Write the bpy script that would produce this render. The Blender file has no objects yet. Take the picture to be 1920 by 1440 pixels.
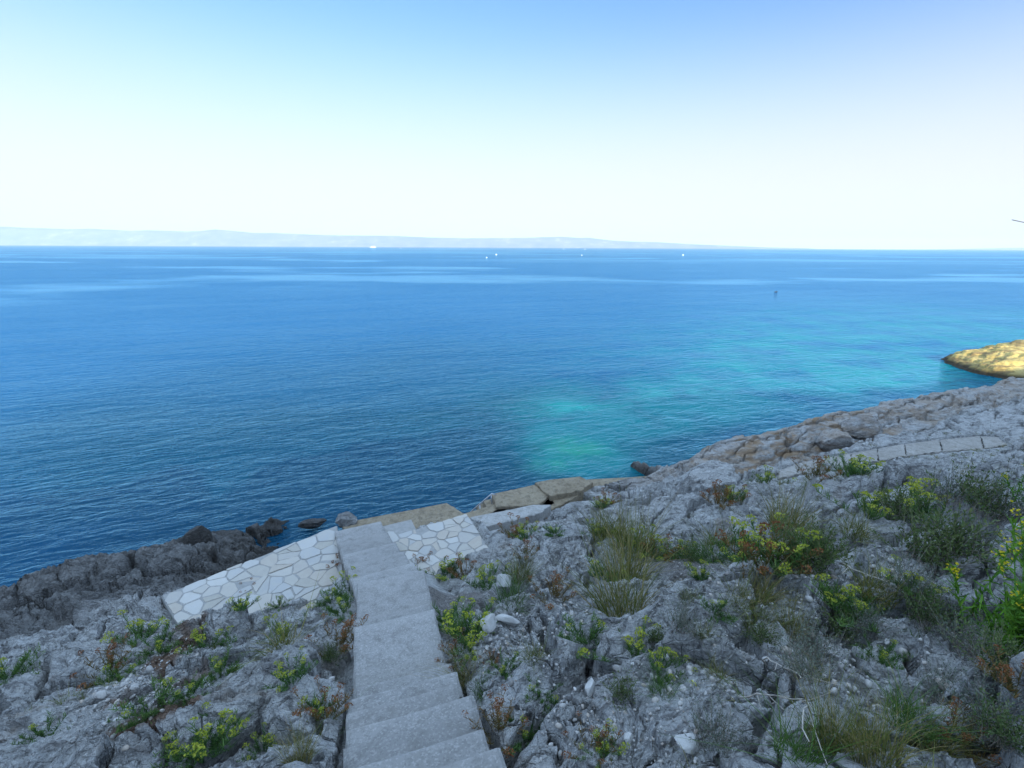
import bpy, math, random, time
import numpy as np
T0 = time.time()
rng = np.random.default_rng(7)
random.seed(7)
scene = bpy.context.scene
COL = scene.collection
R = math.radians

# ------------------------------------------------------------------ camera
EYE = 7.5                      # eye height above the sea
F = 900.0 / 1920.0             # focal length / picture width (ultra wide lens)
ROLL = 9.0 / 1920.0
PITCH = math.atan((720 - 463.5) / 900.0)
_fw = np.array([0, math.cos(PITCH), -math.sin(PITCH)])
_u0 = np.array([0, math.sin(PITCH), math.cos(PITCH)])
_r0 = np.array([1.0, 0, 0])
_rt = math.cos(ROLL) * _r0 + math.sin(ROLL) * _u0
_up = -math.sin(ROLL) * _r0 + math.cos(ROLL) * _u0
CAM = np.array([0, 0, EYE])

def ray(px, py):
    return (px - 960) / 900.0 * _rt + (720 - py) / 900.0 * _up + _fw

def at(px, py, z):
    d = ray(px, py)
    return CAM + d * ((z - EYE) / d[2])

cd = bpy.data.cameras.new('camera')
cam = bpy.data.objects.new('camera', cd)
COL.objects.link(cam)
cd.sensor_width = 36.0
cd.lens = 36.0 * F
cd.clip_start = 0.05
cd.clip_end = 60000
from mathutils import Matrix, Vector
cam.matrix_world = Matrix(((_rt[0], _up[0], -_fw[0], 0), (_rt[1], _up[1], -_fw[1], 0), (_rt[2], _up[2], -_fw[2], EYE), (0, 0, 0, 1)))
scene.camera = cam

# ------------------------------------------------------------------ noise
def _hash(ix, iy, seed):
    h = (ix.astype(np.int64) * 374761393 + iy.astype(np.int64) * 668265263 + seed * 974634777) & 0xFFFFFFFF
    h = ((h ^ (h >> 13)) * 1274126177) & 0xFFFFFFFF
    h = ((h ^ (h >> 16)) * 2246822519) & 0xFFFFFFFF
    h = h ^ (h >> 15)
    return h.astype(np.float64) / 4294967296.0

def perlin(x, y, seed=0):
    xi = np.floor(x); yi = np.floor(y)
    fx = x - xi; fy = y - yi
    u = fx * fx * fx * (fx * (fx * 6 - 15) + 10)
    v = fy * fy * fy * (fy * (fy * 6 - 15) + 10)
    def g(a, b):
        an = _hash(xi + a, yi + b, seed) * 6.2831853
        return np.cos(an) * (fx - a) + np.sin(an) * (fy - b)
    n0 = g(0, 0) * (1 - u) + g(1, 0) * u
    n1 = g(0, 1) * (1 - u) + g(1, 1) * u
    return (n0 * (1 - v) + n1 * v) * 1.5

def fbm(x, y, octv, seed=0, gain=0.5, lac=2.03):
    s = 0; a = 1
    for i in range(octv):
        s = s + a * perlin(x, y, seed + i * 17)
        x = x * lac + 3.7; y = y * lac - 1.3; a *= gain
    return s

def ridged(x, y, octv, seed=0, gain=0.5, lac=2.1):
    s = 0; a = 1
    for i in range(octv):
        s = s + a * (1 - np.abs(perlin(x, y, seed + i * 13)) * 1.6)
        x = x * lac + 1.7; y = y * lac + 5.1; a *= gain
    return s

def worley(x, y, seed=0, jit=0.95):
    """F1, F2, and the id, offset of the nearest cell"""
    xi = np.floor(x); yi = np.floor(y)
    f1 = np.full(x.shape, 9.0); f2 = np.full(x.shape, 9.0)
    idv = np.zeros(x.shape); dx1 = np.zeros(x.shape); dy1 = np.zeros(x.shape)
    for a in (-1, 0, 1):
        for b in (-1, 0, 1):
            cx = xi + a; cy = yi + b
            px = cx + 0.5 + jit * (_hash(cx, cy, seed) - 0.5)
            py = cy + 0.5 + jit * (_hash(cx, cy, seed + 91) - 0.5)
            dx = x - px; dy = y - py
            d = np.sqrt(dx * dx + dy * dy)
            near = d < f1
            f2 = np.where(near, f1, np.minimum(f2, d))
            f1 = np.where(near, d, f1)
            idv = np.where(near, _hash(cx, cy, seed + 7), idv)
            dx1 = np.where(near, dx, dx1); dy1 = np.where(near, dy, dy1)
    return f1, f2, idv, dx1, dy1

def sstep(a, b, x):
    t = np.clip((x - a) / (b - a), 0, 1)
    return t * t * (3 - 2 * t)

# ------------------------------------------------------------------ shore frame: s runs down to the sea, t along the shore
NS = np.array([-0.41, 0.912]); TS = np.array([0.912, 0.41])
def st(x, y):
    return x * NS[0] + y * NS[1], x * TS[0] + y * TS[1]
def xy(s, t):
    return s * NS[0] + t * TS[0], s * NS[1] + t * TS[1]

# stairs: (front edge right corner distance p, z) along a line
U1 = np.array([-0.304, 0.953]); V1 = np.array([0.953, 0.304]); O1 = np.array([-0.94, 1.84])
WST = 0.90
# upper flight front edges: p, z of the tread behind the edge
UP = [(-1.10, EYE - 2.30), (-0.82, EYE - 2.42), (-0.54, EYE - 2.55), (-0.27, EYE - 2.68), (0.0, EYE - 2.80), (0.33, EYE - 3.05), (0.60, EYE - 3.20), (0.87, EYE - 3.37), (1.20, EYE - 3.58),
      (1.45, EYE - 3.72), (1.73, EYE - 3.90), (2.70, EYE - 4.06), (3.02, EYE - 4.24), (4.10, EYE - 4.54)]
ang2 = math.atan2(U1[1], U1[0]) + R(6.8)
U2 = np.array([math.cos(ang2), math.sin(ang2)]); V2 = np.array([U2[1], -U2[0]])
C0R = O1 + U1 * 4.10 + V1 * (WST + 0.03)          # right front corner of the long slab
LOW = [(0.62, EYE - 4.84), (1.42, EYE - 5.15), (2.25, EYE - 5.48), (3.15, EYE - 5.80), (4.15, EYE - 6.10)]

def stair_ground(x, y):
    """signed mask and height of the ground under the stairs"""
    qx = x - O1[0]; qy = y - O1[1]
    p = qx * U1[0] + qy * U1[1]; l = qx * V1[0] + qy * V1[1]
    ps = np.array([a for a, b in UP]); zs = np.array([b for a, b in UP])
    z1 = np.interp(p, ps - 0.15, zs)
    z1 = np.where(p < ps[0], zs[0] + (ps[0] - p) * 0.45, z1)
    d1 = np.maximum(np.maximum(-l - 0.02, l - WST - 0.05), p - 4.3)
    qx2 = x - C0R[0]; qy2 = y - C0R[1]
    p2 = qx2 * U2[0] + qy2 * U2[1]; l2 = qx2 * V2[0] + qy2 * V2[1]
    ps2 = np.array([0.0] + [a for a, b in LOW]); zs2 = np.array([EYE - 4.54] + [b for a, b in LOW])
    z2 = np.interp(p2, ps2, zs2)
    d2 = np.maximum(np.maximum(-l2 - 1.02, l2 - 0.05), np.maximum(p2 - 4.4, -p2 - 0.2))
    use2 = p > 4.2
    return np.where(use2, d2, d1), np.where(use2, z2, z1)

PAVE_Z = 1.35
def P2(pts, z):
    return np.array([at(a, b, z)[:2] for a, b in pts])
PAVE_L = P2([(302, 1116), (632, 984), (652, 1100), (640, 1125), (520, 1180), (340, 1185)], PAVE_Z)
PAVE_R = P2([(708, 987), (770, 972.5), (779, 991), (875, 962), (935, 1055), (880, 1100), (770, 1090), (735, 1040)], PAVE_Z)

WALK_Z = 1.22
WALK_A = [(1462, 882), (1498, 868), (1540, 859), (1596, 849), (1645, 840), (1696, 831), (1762, 823), (1838, 816), (1872, 818)]
WALK_B = [(1458, 897), (1496, 888), (1541, 882), (1598, 873), (1648, 863), (1700, 854), (1768, 845), (1846, 839), (1890, 832)]
WALK = P2(WALK_A + WALK_B[::-1], WALK_Z)

def poly_sd(x, y, P):
    """signed distance to a polygon, negative inside"""
    d = np.full(x.shape, 1e9); ins = np.zeros(x.shape, bool)
    n = len(P)
    for i in range(n):
        a = P[i]; b = P[(i + 1) % n]
        ex, ey = b - a
        wx = x - a[0]; wy = y - a[1]
        h = np.clip((wx * ex + wy * ey) / (ex * ex + ey * ey), 0, 1)
        d = np.minimum(d, np.hypot(wx - ex * h, wy - ey * h))
        c = ((a[1] > y) != (b[1] > y)) & (x < (b[0] - a[0]) * (y - a[1]) / (b[1] - a[1] + 1e-12) + a[0])
        ins ^= c
    return np.where(ins, -d, d)

S_K = [-140, -60, -30, -16, -11, 0, 3, 5, 8, 9.5, 10.5, 12.0, 13.0, 13.6, 14.6, 17, 30]
Z_K = [17, 18, 14.6, 11.8, 10.4, 5.75, 4.1, 3.05, 1.70, 1.22, 0.95, 0.50, 0.10, -0.55, -1.5, -2.6, -4.5]

FLAT = [  # gritty flat patches: x, y, radius, target offset
]
def add_flat(px, py, z, r):
    p = at(px, py, z); FLAT.append((p[0], p[1], r))
add_flat(1290, 1085, 2.9, 0.75); add_flat(850, 1125, 2.6, 0.5)
BUMPS = []  # hand placed outcrops: x, y, rx, ry, angle, height
def add_bump(px, py, z, r1, r2, ang, h):
    p = at(px, py, z); BUMPS.append((p[0], p[1], r1, r2, R(ang), h))
add_bump(1110, 1020, 2.6, 0.6, 0.8, 30, 0.3)
add_bump(1100, 1090, 2.8, 0.35, 0.5, 40, 0.35)
add_bump(420, 1190, 2.1, 0.8, 0.35, 24, 0.3)
add_bump(200, 1120, 1.1, 0.9, 0.4, 24, 0.45)
add_bump(1370, 880, 1.1, 1.3, 0.5, 24, 0.5)
add_bump(1690, 900, 2.0, 1.2, 0.4, 24, 0.3)
add_bump(560, 1290, 2.9, 0.4, 0.5, 70, 0.3)

def ground(x, y, want_mask=False, lod=0):
    s, t = st(x, y)
    sw = s + 0.55 * fbm(x * 0.22, y * 0.22, 3, 5) * sstep(1.0, 4.0, np.hypot(x, y))
    base = np.interp(sw, S_K, Z_K)
    base = base + 1.5 * sstep(-6.0, -11.0, s) * sstep(30, 22, t)
    base = base + 0.35 * fbm(x * 0.13 + 4, y * 0.13, 3, 40) * sstep(3, 9, np.hypot(x, y)) * sstep(14.5, 12.5, s)
    for bx, by, r1, r2, an, h in BUMPS:
        ca, sa = math.cos(an), math.sin(an)
        dx = x - bx; dy = y - by
        a = (dx * ca + dy * sa) / r1; b = (-dx * sa + dy * ca) / r2
        base = base + h * np.exp(-(a * a + b * b) ** 2)
    flat = np.zeros(x.shape)
    for fx, fy, r in FLAT:
        d = np.hypot(x - fx, y - fy) / r + 0.5 * fbm(x * 1.2, y * 1.2, 2, 77)
        flat = np.maximum(flat, sstep(1.1, 0.55, d))
    # ----- bedding ledges running along the shore
    wx = x + 0.22 * fbm(x * 0.9, y * 0.9, 3, 11); wy = y + 0.22 * fbm(x * 0.9 + 9, y * 0.9, 3, 23)
    ws, wt = st(wx, wy)
    lay = base * 1.0 + 0.30 * fbm(wt * 0.35, ws * 0.7, 3, 31)
    stp = 0.52
    k = lay / stp; kf = np.floor(k); fr = k - kf
    shelf = (kf + sstep(0.70, 0.95, fr) * 0.88 + 0.12 * fr) * stp
    hard = 0.95 * sstep(-0.5, 0.5, fbm(x * 0.3, y * 0.3, 2, 61) + 0.25)
    z = base + (shelf - lay) * hard
    # ----- blocks, long along the bedding
    f1, f2, idc, dx, dy = worley(wt * 0.50, ws * 1.05, 3)
    edge = f2 - f1
    id2 = np.mod(idc * 57.31, 1.0)
    z = z + (idc - 0.5) * 0.36 + dy * (idc - 0.4) * 0.46 + dx * (id2 - 0.5) * 0.40
    z = z - 0.52 * np.exp(-(edge / 0.045) ** 2) * (0.25 + 0.75 * idc) + 0.05 * (1 - np.exp(-(edge / 0.25) ** 2))
    # ----- lumps
    w2x = wx + 0.10 * fbm(x * 2.6, y * 2.6, 2, 71); w2y = wy + 0.10 * fbm(x * 2.6 + 5, y * 2.6, 2, 72)
    s2, t2 = st(w2x, w2y)
    g1, g2, idg, gx, gy = worley(t2 * 1.75, s2 * 2.5, 19)
    eg = g2 - g1
    m2 = sstep(-0.25, 0.45, fbm(x * 0.55, y * 0.55, 2, 66))
    det = (idg - 0.5) * 0.10 * m2 - 0.28 * m2 * np.exp(-(eg / 0.055) ** 2) * sstep(0.1, 0.5, idg) - 0.03 * g1 * g1 + (0.34 * gy * (idg - 0.4) + 0.30 * gx * (np.mod(idg * 31.7, 1.0) - 0.5)) * m2
    h1, h2, idh, hx, hy = worley(t2 * 4.6 + 0.3 * perlin(x * 6, y * 6, 81), s2 * 6.0, 29)
    eh = h2 - h1
    m3 = 0.9 * sstep(-0.35, 0.45, fbm(x * 0.9 + 3, y * 0.9, 2, 67))
    det = det + m3 * ((idh - 0.5) * 0.045 - 0.11 * np.exp(-(eh / 0.09) ** 2) * sstep(0.25, 0.7, idh) + 0.08 * hy * (idh - 0.4) + 0.07 * hx * (np.mod(idh * 23.3, 1.0) - 0.5))
    # ----- karst: sharp ribs and pits
    rg = ridged(w2x * 2.2, w2y * 2.2, 5, 101, 0.55)
    det = det + 0.062 * (rg - 1.35)
    rg2 = ridged(t2 * 5.5, s2 * 9.0, 3, 131, 0.6)
    det = det + 0.030 * (rg2 - 1.2)
    pit = perlin(x * 7.0, y * 7.0, 151)
    det = det - 0.03 * sstep(0.25, 0.6, pit)
    soft = 1 - 0.88 * flat
    soft = soft * (1 - 0.5 * sstep(9, 3.0, np.hypot(x - 6.5, y - 3)) * 0)
    z = base + (z - base) * (1 - 0.9 * flat) + det * soft
    z = z + flat * 0.02 * fbm(x * 9, y * 9, 3, 201)
    rough_near = z
    # ----- carve for the stairs and the terraces
    d, zg = stair_ground(x, y)
    lim = zg - 0.16 + np.clip(d, 0, 9) * 0.9
    z = np.where(d < 0.6, np.minimum(z, lim + 0.10 * fbm(x * 3, y * 3, 3, 210)), z)
    z = np.where(d < 0.06, np.minimum(z, zg - 0.25), z)
    # fill under floating flights
    z = np.where(d < 0.5, np.maximum(z, zg - 0.34 - np.clip(d, 0, 9) * 0.8), z)
    for P, s1 in ((PAVE_L, 8.45), (PAVE_R, 8.2)):
        pd = poly_sd(x, y, P)
        up = sstep(s1, s1 - 0.5, s + 0.25 * fbm(x * 1.5, y * 1.5, 3, 215))     # where the rock rises over the paving
        lim = PAVE_Z - 0.18 + np.clip(pd, 0, 5) * 0.7
        z = np.where((pd < 0.5), np.minimum(z, lim) * (1 - up) + z * up, z)
    # right shore: a trough behind a whaleback ridge of thin beds that stands along the water
    shb = sstep(10.3, 10.9, t) * sstep(8.75, 9.1, s)
    sr = s + 0.22 * fbm(t * 0.35, s * 0.5, 3, 221) - 0.10 * np.exp(-((t - 24) / 5) ** 2)
    crest = np.interp(t, [10.3, 11.0, 12.5, 15.0, 20.0, 28.0, 40.0], [0.25, 0.55, 0.95, 1.25, 1.3, 1.25, 1.2]) + 0.14 * fbm(t * 0.4, t * 0.0 + 3.3, 3, 225)
    tro = np.interp(t, [10.3, 12, 20, 40], [0.15, 0.55, 0.72, 0.8])
    rz = np.interp(sr, [8.7, 9.1, 9.7, 10.35, 10.75, 11.2, 11.8, 12.5, 14], [1, 0.08, 0.0, 0.82, 1.0, 0.86, 0.1, -0.9, -2.3])
    low = np.where(sr < 9.4, 1.12, tro)
    lowb = np.where(sr < 9.4, tro + (1.12 - tro) * np.clip(rz, 0, 1), np.where(rz > 0, np.where(sr < 10.75, tro + (crest - tro) * rz, crest * rz), rz))
    wv = lowb + 0.05 * fbm(t * 0.5, s * 1.5, 3, 224) + 0.02 * (t - 20) * 0
    kk = wv / 0.15; kf2 = np.floor(kk); fr2 = kk - kf2
    slab = (kf2 + sstep(0.35, 0.75, fr2)) * 0.15 * 0.75 + wv * 0.25
    l1, l2, lid, _a, _b = worley(wt * 0.24 + 0.15 * fbm(t * 1.3, s * 1.3, 2, 226), ws * 2.0, 227)
    slab = slab - 0.22 * np.exp(-((l2 - l1) / 0.06) ** 2) * (lid > 0.2) + 0.14 * (lid - 0.5) + 0.25 * det
    z = z * (1 - shb) + slab * shb
    qa = sstep(0.2, 0.6, t) * sstep(10.5, 10.1, t) * sstep(0.0, 0.4, s - np.interp(t, [3.2, 4.6], [9.9, 11.0]))
    z = z * (1 - qa) + np.minimum(z, -0.4) * qa
    pl = poly_sd(x, y, PAVE_L)
    ll = np.interp(t, [-4.6, -3.2, -1.6, -0.6], [1.5, 0.9, 0.25, -0.3])
    fw_ = sstep(9.4, 10.0, s + 0.25 * fbm(x * 1.2, y * 1.2, 2, 219)) * (pl > 0) * sstep(-5.2, -4.2, t) * (t < 0.8)
    z = z + fw_ * (np.minimum(z, ll + 0.5 * (rough_near - base) + 0.8 * det) - z)
    kb = sstep(3.4, 4.0, t) * sstep(10.4, 9.8, t) * sstep(8.8, 9.3, s - 0.12 * (t - 5))
    z = z * (1 - kb) + np.minimum(z, 0.46) * kb
    pd = poly_sd(x, y, WALK)
    z = np.where(pd < 3.5, np.minimum(z, WALK_Z - 0.10 + np.clip(pd - 0.1, 0, 5) * 0.27 + np.where(pd > 0.1, 0.10, 0) + 0.4 * det), z)
    z = np.where(pd < 0.05, WALK_Z - 0.16, z)
    z = np.where(s > 13.0, z, np.maximum(z, -0.6))
    return (z, flat) if want_mask else z

def hit(px, py, zoff=0.0):
    """the ground point seen at a picture position"""
    d = ray(px, py)
    ts = np.exp(np.linspace(math.log(0.8), math.log(60), 700))
    X = d[0] * ts; Y = d[1] * ts; Z = EYE + d[2] * ts
    G = ground(X, Y)
    k = np.argmax(Z <= G + zoff)
    t = ts[k]
    return np.array([d[0] * t, d[1] * t, float(ground(np.array([d[0] * t]), np.array([d[1] * t]))[0])])

# ------------------------------------------------------------------ object helpers
def tag(o, label=None, cat=None, group=None, kind=None):
    if label: o['label'] = label
    if cat: o['category'] = cat
    if group: o['group'] = group
    if kind: o['kind'] = kind
    return o

def mesh_obj(name, V, Fc, mat, parent=None, smooth=False):
    me = bpy.data.meshes.new(name)
    me.from_pydata([tuple(map(float, v)) for v in V], [], [tuple(f) for f in Fc])
    me.update()
    if smooth:
        me.shade_smooth()
    me.materials.append(mat)
    o = bpy.data.objects.new(name, me)
    COL.objects.link(o)
    if parent: o.parent = parent
    return o

def empty(name, loc, rz=0):
    o = bpy.data.objects.new(name, None)
    o.location = tuple(map(float, loc)); o.rotation_euler = (0, 0, rz)
    o.empty_display_size = 0.1
    COL.objects.link(o)
    return o

def grid_mesh(name, X, Y, Z, mat, attrs=None, smooth=True):
    n, m = X.shape
    co = np.stack([X, Y, Z], -1).reshape(-1, 3).astype(np.float32)
    idx = np.arange(n * m, dtype=np.int32).reshape(n, m)
    q = np.stack([idx[:-1, :-1], idx[:-1, 1:], idx[1:, 1:], idx[1:, :-1]], -1).reshape(-1, 4)
    me = bpy.data.meshes.new(name)
    me.vertices.add(n * m); me.vertices.foreach_set('co', co.ravel())
    me.loops.add(q.size); me.loops.foreach_set('vertex_index', q.ravel())
    me.polygons.add(len(q))
    me.polygons.foreach_set('loop_start', np.arange(0, q.size, 4, dtype=np.int32))
    me.polygons.foreach_set('loop_total', np.full(len(q), 4, np.int32))
    me.update(calc_edges=True); me.validate()
    if smooth: me.shade_smooth()
    for k, a in (attrs or {}).items():
        at_ = me.attributes.new(k, 'FLOAT', 'POINT'); at_.data.foreach_set('value', a.reshape(-1).astype(np.float32))
    me.materials.append(mat)
    o = bpy.data.objects.new(name, me); COL.objects.link(o)
    return o

# ------------------------------------------------------------------ node helpers
class NT:
    def __init__(self, name):
        self.m = bpy.data.materials.new(name); self.m.use_nodes = True
        self.t = self.m.node_tree; self.n = self.t.nodes
        self.b = self.n['Principled BSDF']
        self._pos = None
    def N(self, typ, ins=None, **kw):
        n = self.n.new(typ)
        for k, v in kw.items(): setattr(n, k, v)
        for k, v in (ins or {}).items():
            self.set(n.inputs[k], v)
        return n
    def set(self, sock, v):
        if isinstance(v, bpy.types.NodeSocket): self.t.links.new(v, sock)
        else: sock.default_value = v
    def pos(self):
        if self._pos is None: self._pos = self.N('ShaderNodeNewGeometry').outputs['Position']
        return self._pos
    def objpos(self):
        return self.N('ShaderNodeTexCoord').outputs['Object']
    def mapv(self, v, scale=(1, 1, 1), rot=(0, 0, 0)):
        return self.N('ShaderNodeMapping', {'Vector': v, 'Scale': scale, 'Rotation': rot}).outputs[0]
    def noise(self, v, scale, detail=4, rough=0.55, dist=0.0):
        return self.N('ShaderNodeTexNoise', {'Vector': v, 'Scale': scale, 'Detail': detail, 'Roughness': rough, 'Distortion': dist}).outputs['Fac']
    def vor(self, v, scale, feature='F1', out='Distance'):
        return self.N('ShaderNodeTexVoronoi', {'Vector': v, 'Scale': scale}, feature=feature).outputs[out]
    def ramp(self, f, stops, interp='LINEAR'):
        n = self.N('ShaderNodeValToRGB', {'Fac': f}); cr = n.color_ramp; cr.interpolation = interp
        while len(cr.elements) > len(stops): cr.elements.remove(cr.elements[-1])
        while len(cr.elements) < len(stops): cr.elements.new(0.5)
        for e, (p, c) in zip(cr.elements, stops):
            e.position = p; e.color = (c, c, c, 1) if isinstance(c, (int, float)) else (*c, 1)
        return n.outputs['Color']
    def mix(self, f, a, b, mode='MIX'):
        n = self.N('ShaderNodeMix', data_type='RGBA', blend_type=mode)
        self.set(n.inputs[0], f)
        for s, v in ((n.inputs[6], a), (n.inputs[7], b)):
            self.set(s, (*v, 1) if isinstance(v, tuple) and len(v) == 3 else v)
        return n.outputs[2]
    def math(self, op, a, b=0.0, c=0.0, clamp=False):
        n = self.N('ShaderNodeMath', operation=op, use_clamp=clamp)
        self.set(n.inputs[0], a); self.set(n.inputs[1], b); self.set(n.inputs[2], c)
        return n.outputs[0]
    def range(self, v, a, b, c=0.0, d=1.0):
        return self.N('ShaderNodeMapRange', {'Value': v, 'From Min': a, 'From Max': b, 'To Min': c, 'To Max': d}).outputs[0]
    def sep(self, v):
        return self.N('ShaderNodeSeparateXYZ', {'Vector': v}).outputs
    def attr(self, name, out='Fac'):
        return self.N('ShaderNodeAttribute', attribute_name=name).outputs[out]
    def bump(self, h, strength=1.0, dist=0.02, nrm=None):
        n = self.N('ShaderNodeBump', {'Height': h, 'Strength': strength, 'Distance': dist})
        if nrm is not None: self.t.links.new(nrm, n.inputs['Normal'])
        return n.outputs[0]
    def out(self, color, rough=0.9, normal=None, spec=0.3):
        self.set(self.b.inputs['Base Color'], (*color, 1) if isinstance(color, tuple) and len(color) == 3 else color)
        self.set(self.b.inputs['Roughness'], rough)
        self.b.inputs['Specular IOR Level'].default_value = spec
        if normal is not None: self.set(self.b.inputs['Normal'], normal)
        return self.m

# ------------------------------------------------------------------ materials
def rock_mat():
    k = NT('limestone')
    p = k.pos()
    flat = k.attr('flat')
    ochre = k.attr('ochre')
    dark = k.attr('dark')
    n1 = k.noise(p, 0.9, 5, 0.6); n2 = k.noise(p, 5.0, 6, 0.65, 0.3); n3 = k.noise(p, 38.0, 4, 0.7)
    c = k.ramp(n2, [(0.28, (0.27, 0.272, 0.27)), (0.45, (0.44, 0.445, 0.44)), (0.62, (0.55, 0.555, 0.55)), (0.8, (0.66, 0.66, 0.65))])
    c = k.mix(k.ramp(n1, [(0.4, 0.0), (0.7, 0.45)]), c, (0.52, 0.50, 0.47))
    # lichen spots and mineral speckle
    c = k.mix(k.math('MULTIPLY', k.ramp(n3, [(0.52, 0.0), (0.66, 1.0)]), 0.4), c, (0.12, 0.118, 0.11))
    li = k.noise(p, 2.3, 6, 0.7, 0.6)
    c = k.mix(k.math('MULTIPLY', k.ramp(li, [(0.60, 0.0), (0.70, 1.0)]), 0.45), c, (0.60, 0.60, 0.58))
    bd = k.noise(k.mapv(p, (1.6, 4.0, 5.0), (0, 0, R(-24))), 1.6, 7, 0.68, 0.5)
    c = k.mix(k.math('MULTIPLY', k.ramp(bd, [(0.40, 1.0), (0.47, 0.0)]), 0.6), c, (0.115, 0.112, 0.11))
    # rusty stains
    ru = k.noise(p, 1.4, 5, 0.6, 0.8)
    c = k.mix(k.math('MULTIPLY', k.ramp(ru, [(0.60, 0.0), (0.74, 1.0)]), 0.45), c, (0.26, 0.185, 0.12))
    c = k.mix(k.math('MULTIPLY', ochre, k.ramp(k.noise(k.mapv(p, (1, 1, 5)), 1.2, 5, 0.65), [(0.38, 0.0), (0.6, 0.9)])), c, (0.33, 0.215, 0.115))
    # grit on the flat patches
    gr = k.noise(p, 60.0, 3, 0.8)
    gc = k.ramp(gr, [(0.35, (0.13, 0.12, 0.11)), (0.55, (0.27, 0.255, 0.24)), (0.75, (0.42, 0.40, 0.38))])
    soil = k.attr('soil')
    gs = k.ramp(gr, [(0.35, (0.13, 0.085, 0.06)), (0.6, (0.24, 0.165, 0.12)), (0.78, (0.38, 0.31, 0.25))])
    c = k.mix(flat, c, gc)
    c = k.mix(soil, c, gs)
    wz = k.attr('weather')
    c = k.mix(k.math('MULTIPLY', wz, 0.8), c, k.mix(k.ramp(n2, [(0.35, 0.0), (0.7, 1.0)]), (0.075, 0.074, 0.072), (0.19, 0.187, 0.18)))
    # black tidal band of algae and lichen
    tn = k.noise(p, 3.0, 5, 0.65)
    td = k.math('ADD', dark, k.math('MULTIPLY', k.math('SUBTRACT', tn, 0.5), 0.9), clamp=True)
    td = k.math('MULTIPLY', td, k.range(dark, 0.0, 0.2))
    c = k.mix(k.math('MULTIPLY', td, 0.95), c, (0.045, 0.042, 0.038))
    b1 = k.noise(p, 22.0, 6, 0.72)
    b2 = k.vor(k.mapv(p, (1, 1, 1)), 30.0)
    h = k.math('ADD', b1, k.math('MULTIPLY', b2, 0.35))
    h = k.math('ADD', h, k.math('MULTIPLY', bd, 1.3))
    ck = k.vor(k.mapv(p, (1.0, 1.6, 1.6), (0, 0, R(-24))), 7.0, 'DISTANCE_TO_EDGE')
    h = k.math('ADD', h, k.math('MULTIPLY', k.ramp(ck, [(0.0, 0.0), (0.06, 1.0)]), 0.35))
    nrm = k.bump(h, 1.0, 0.075)
    nrm = k.bump(k.noise(p, 90.0, 3, 0.7), 0.6, 0.006, nrm)
    return k.out(c, k.range(dark, 0.3, 1.0, 0.92, 0.6), nrm, 0.25)

def concrete_mat(name, c0, c1, stain, seed=0.0, speck=0.5, agg=120.0, tone=False):
    k = NT(name)
    p = k.pos()
    pv = k.N('ShaderNodeVectorMath', {0: p, 1: (seed, seed * 2, 0)}, operation='ADD').outputs[0]
    n1 = k.noise(pv, 1.1, 6, 0.65); n2 = k.noise(pv, agg, 3, 0.75); n3 = k.noise(pv, 7.0, 5, 0.6, 0.4)
    c = k.mix(k.ramp(n1, [(0.3, 0.0), (0.72, 1.0)]), c0, c1)
    c = k.mix(k.math('MULTIPLY', k.ramp(n3, [(0.48, 0.0), (0.66, 1.0)]), 0.7), c, stain)
    n4 = k.noise(k.mapv(pv, (1, 1, 0.4)), 2.6, 6, 0.7, 1.0)
    c = k.mix(k.math('MULTIPLY', k.ramp(n4, [(0.56, 0.0), (0.64, 1.0)]), 0.35), c, tuple(v * 0.6 for v in stain))
    sp = k.vor(pv, agg * 0.55, 'F1', 'Color')
    spf = k.sep(sp)[0]
    c = k.mix(k.math('MULTIPLY', k.ramp(spf, [(0.7, 0.0), (0.95, 1.0)]), speck), c, (0.52, 0.51, 0.49))
    c = k.mix(k.math('MULTIPLY', k.ramp(spf, [(0.05, 1.0), (0.25, 0.0)]), speck), c, (0.10, 0.10, 0.10))
    if tone:
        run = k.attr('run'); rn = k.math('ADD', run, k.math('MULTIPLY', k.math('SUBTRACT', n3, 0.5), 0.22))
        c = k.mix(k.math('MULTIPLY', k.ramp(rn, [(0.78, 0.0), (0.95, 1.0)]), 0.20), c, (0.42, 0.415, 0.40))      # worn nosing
        c = k.mix(k.math('MULTIPLY', k.ramp(rn, [(0.12, 1.0), (0.45, 0.0)]), 0.24), c, (0.13, 0.122, 0.105))     # darker towards the back of the tread
    if tone: c = k.mix(k.math('MULTIPLY', k.math('SUBTRACT', 1.0, k.attr('tone')), 0.24), c, (0.12, 0.115, 0.105))
    h = k.math('ADD', k.math('MULTIPLY', n2, 0.6), k.math('MULTIPLY', n3, 0.6))
    nrm = k.bump(h, 0.7, 0.012)
    return k.out(c, 0.92, nrm, 0.2)

M = {}
M['rock'] = rock_mat()
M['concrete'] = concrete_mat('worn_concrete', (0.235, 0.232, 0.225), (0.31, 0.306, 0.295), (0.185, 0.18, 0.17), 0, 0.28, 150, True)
M['quay'] = concrete_mat('weathered_quay_concrete', (0.19, 0.15, 0.10), (0.28, 0.235, 0.165), (0.10, 0.08, 0.055), 5, 0.12, 90)
M['kerb'] = concrete_mat('pale_concrete', (0.27, 0.265, 0.25), (0.35, 0.345, 0.33), (0.21, 0.20, 0.18), 9, 0.2, 60)
M['walk'] = concrete_mat('path_concrete', (0.24, 0.225, 0.20), (0.32, 0.305, 0.28), (0.18, 0.16, 0.135), 13, 0.2, 60)

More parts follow.
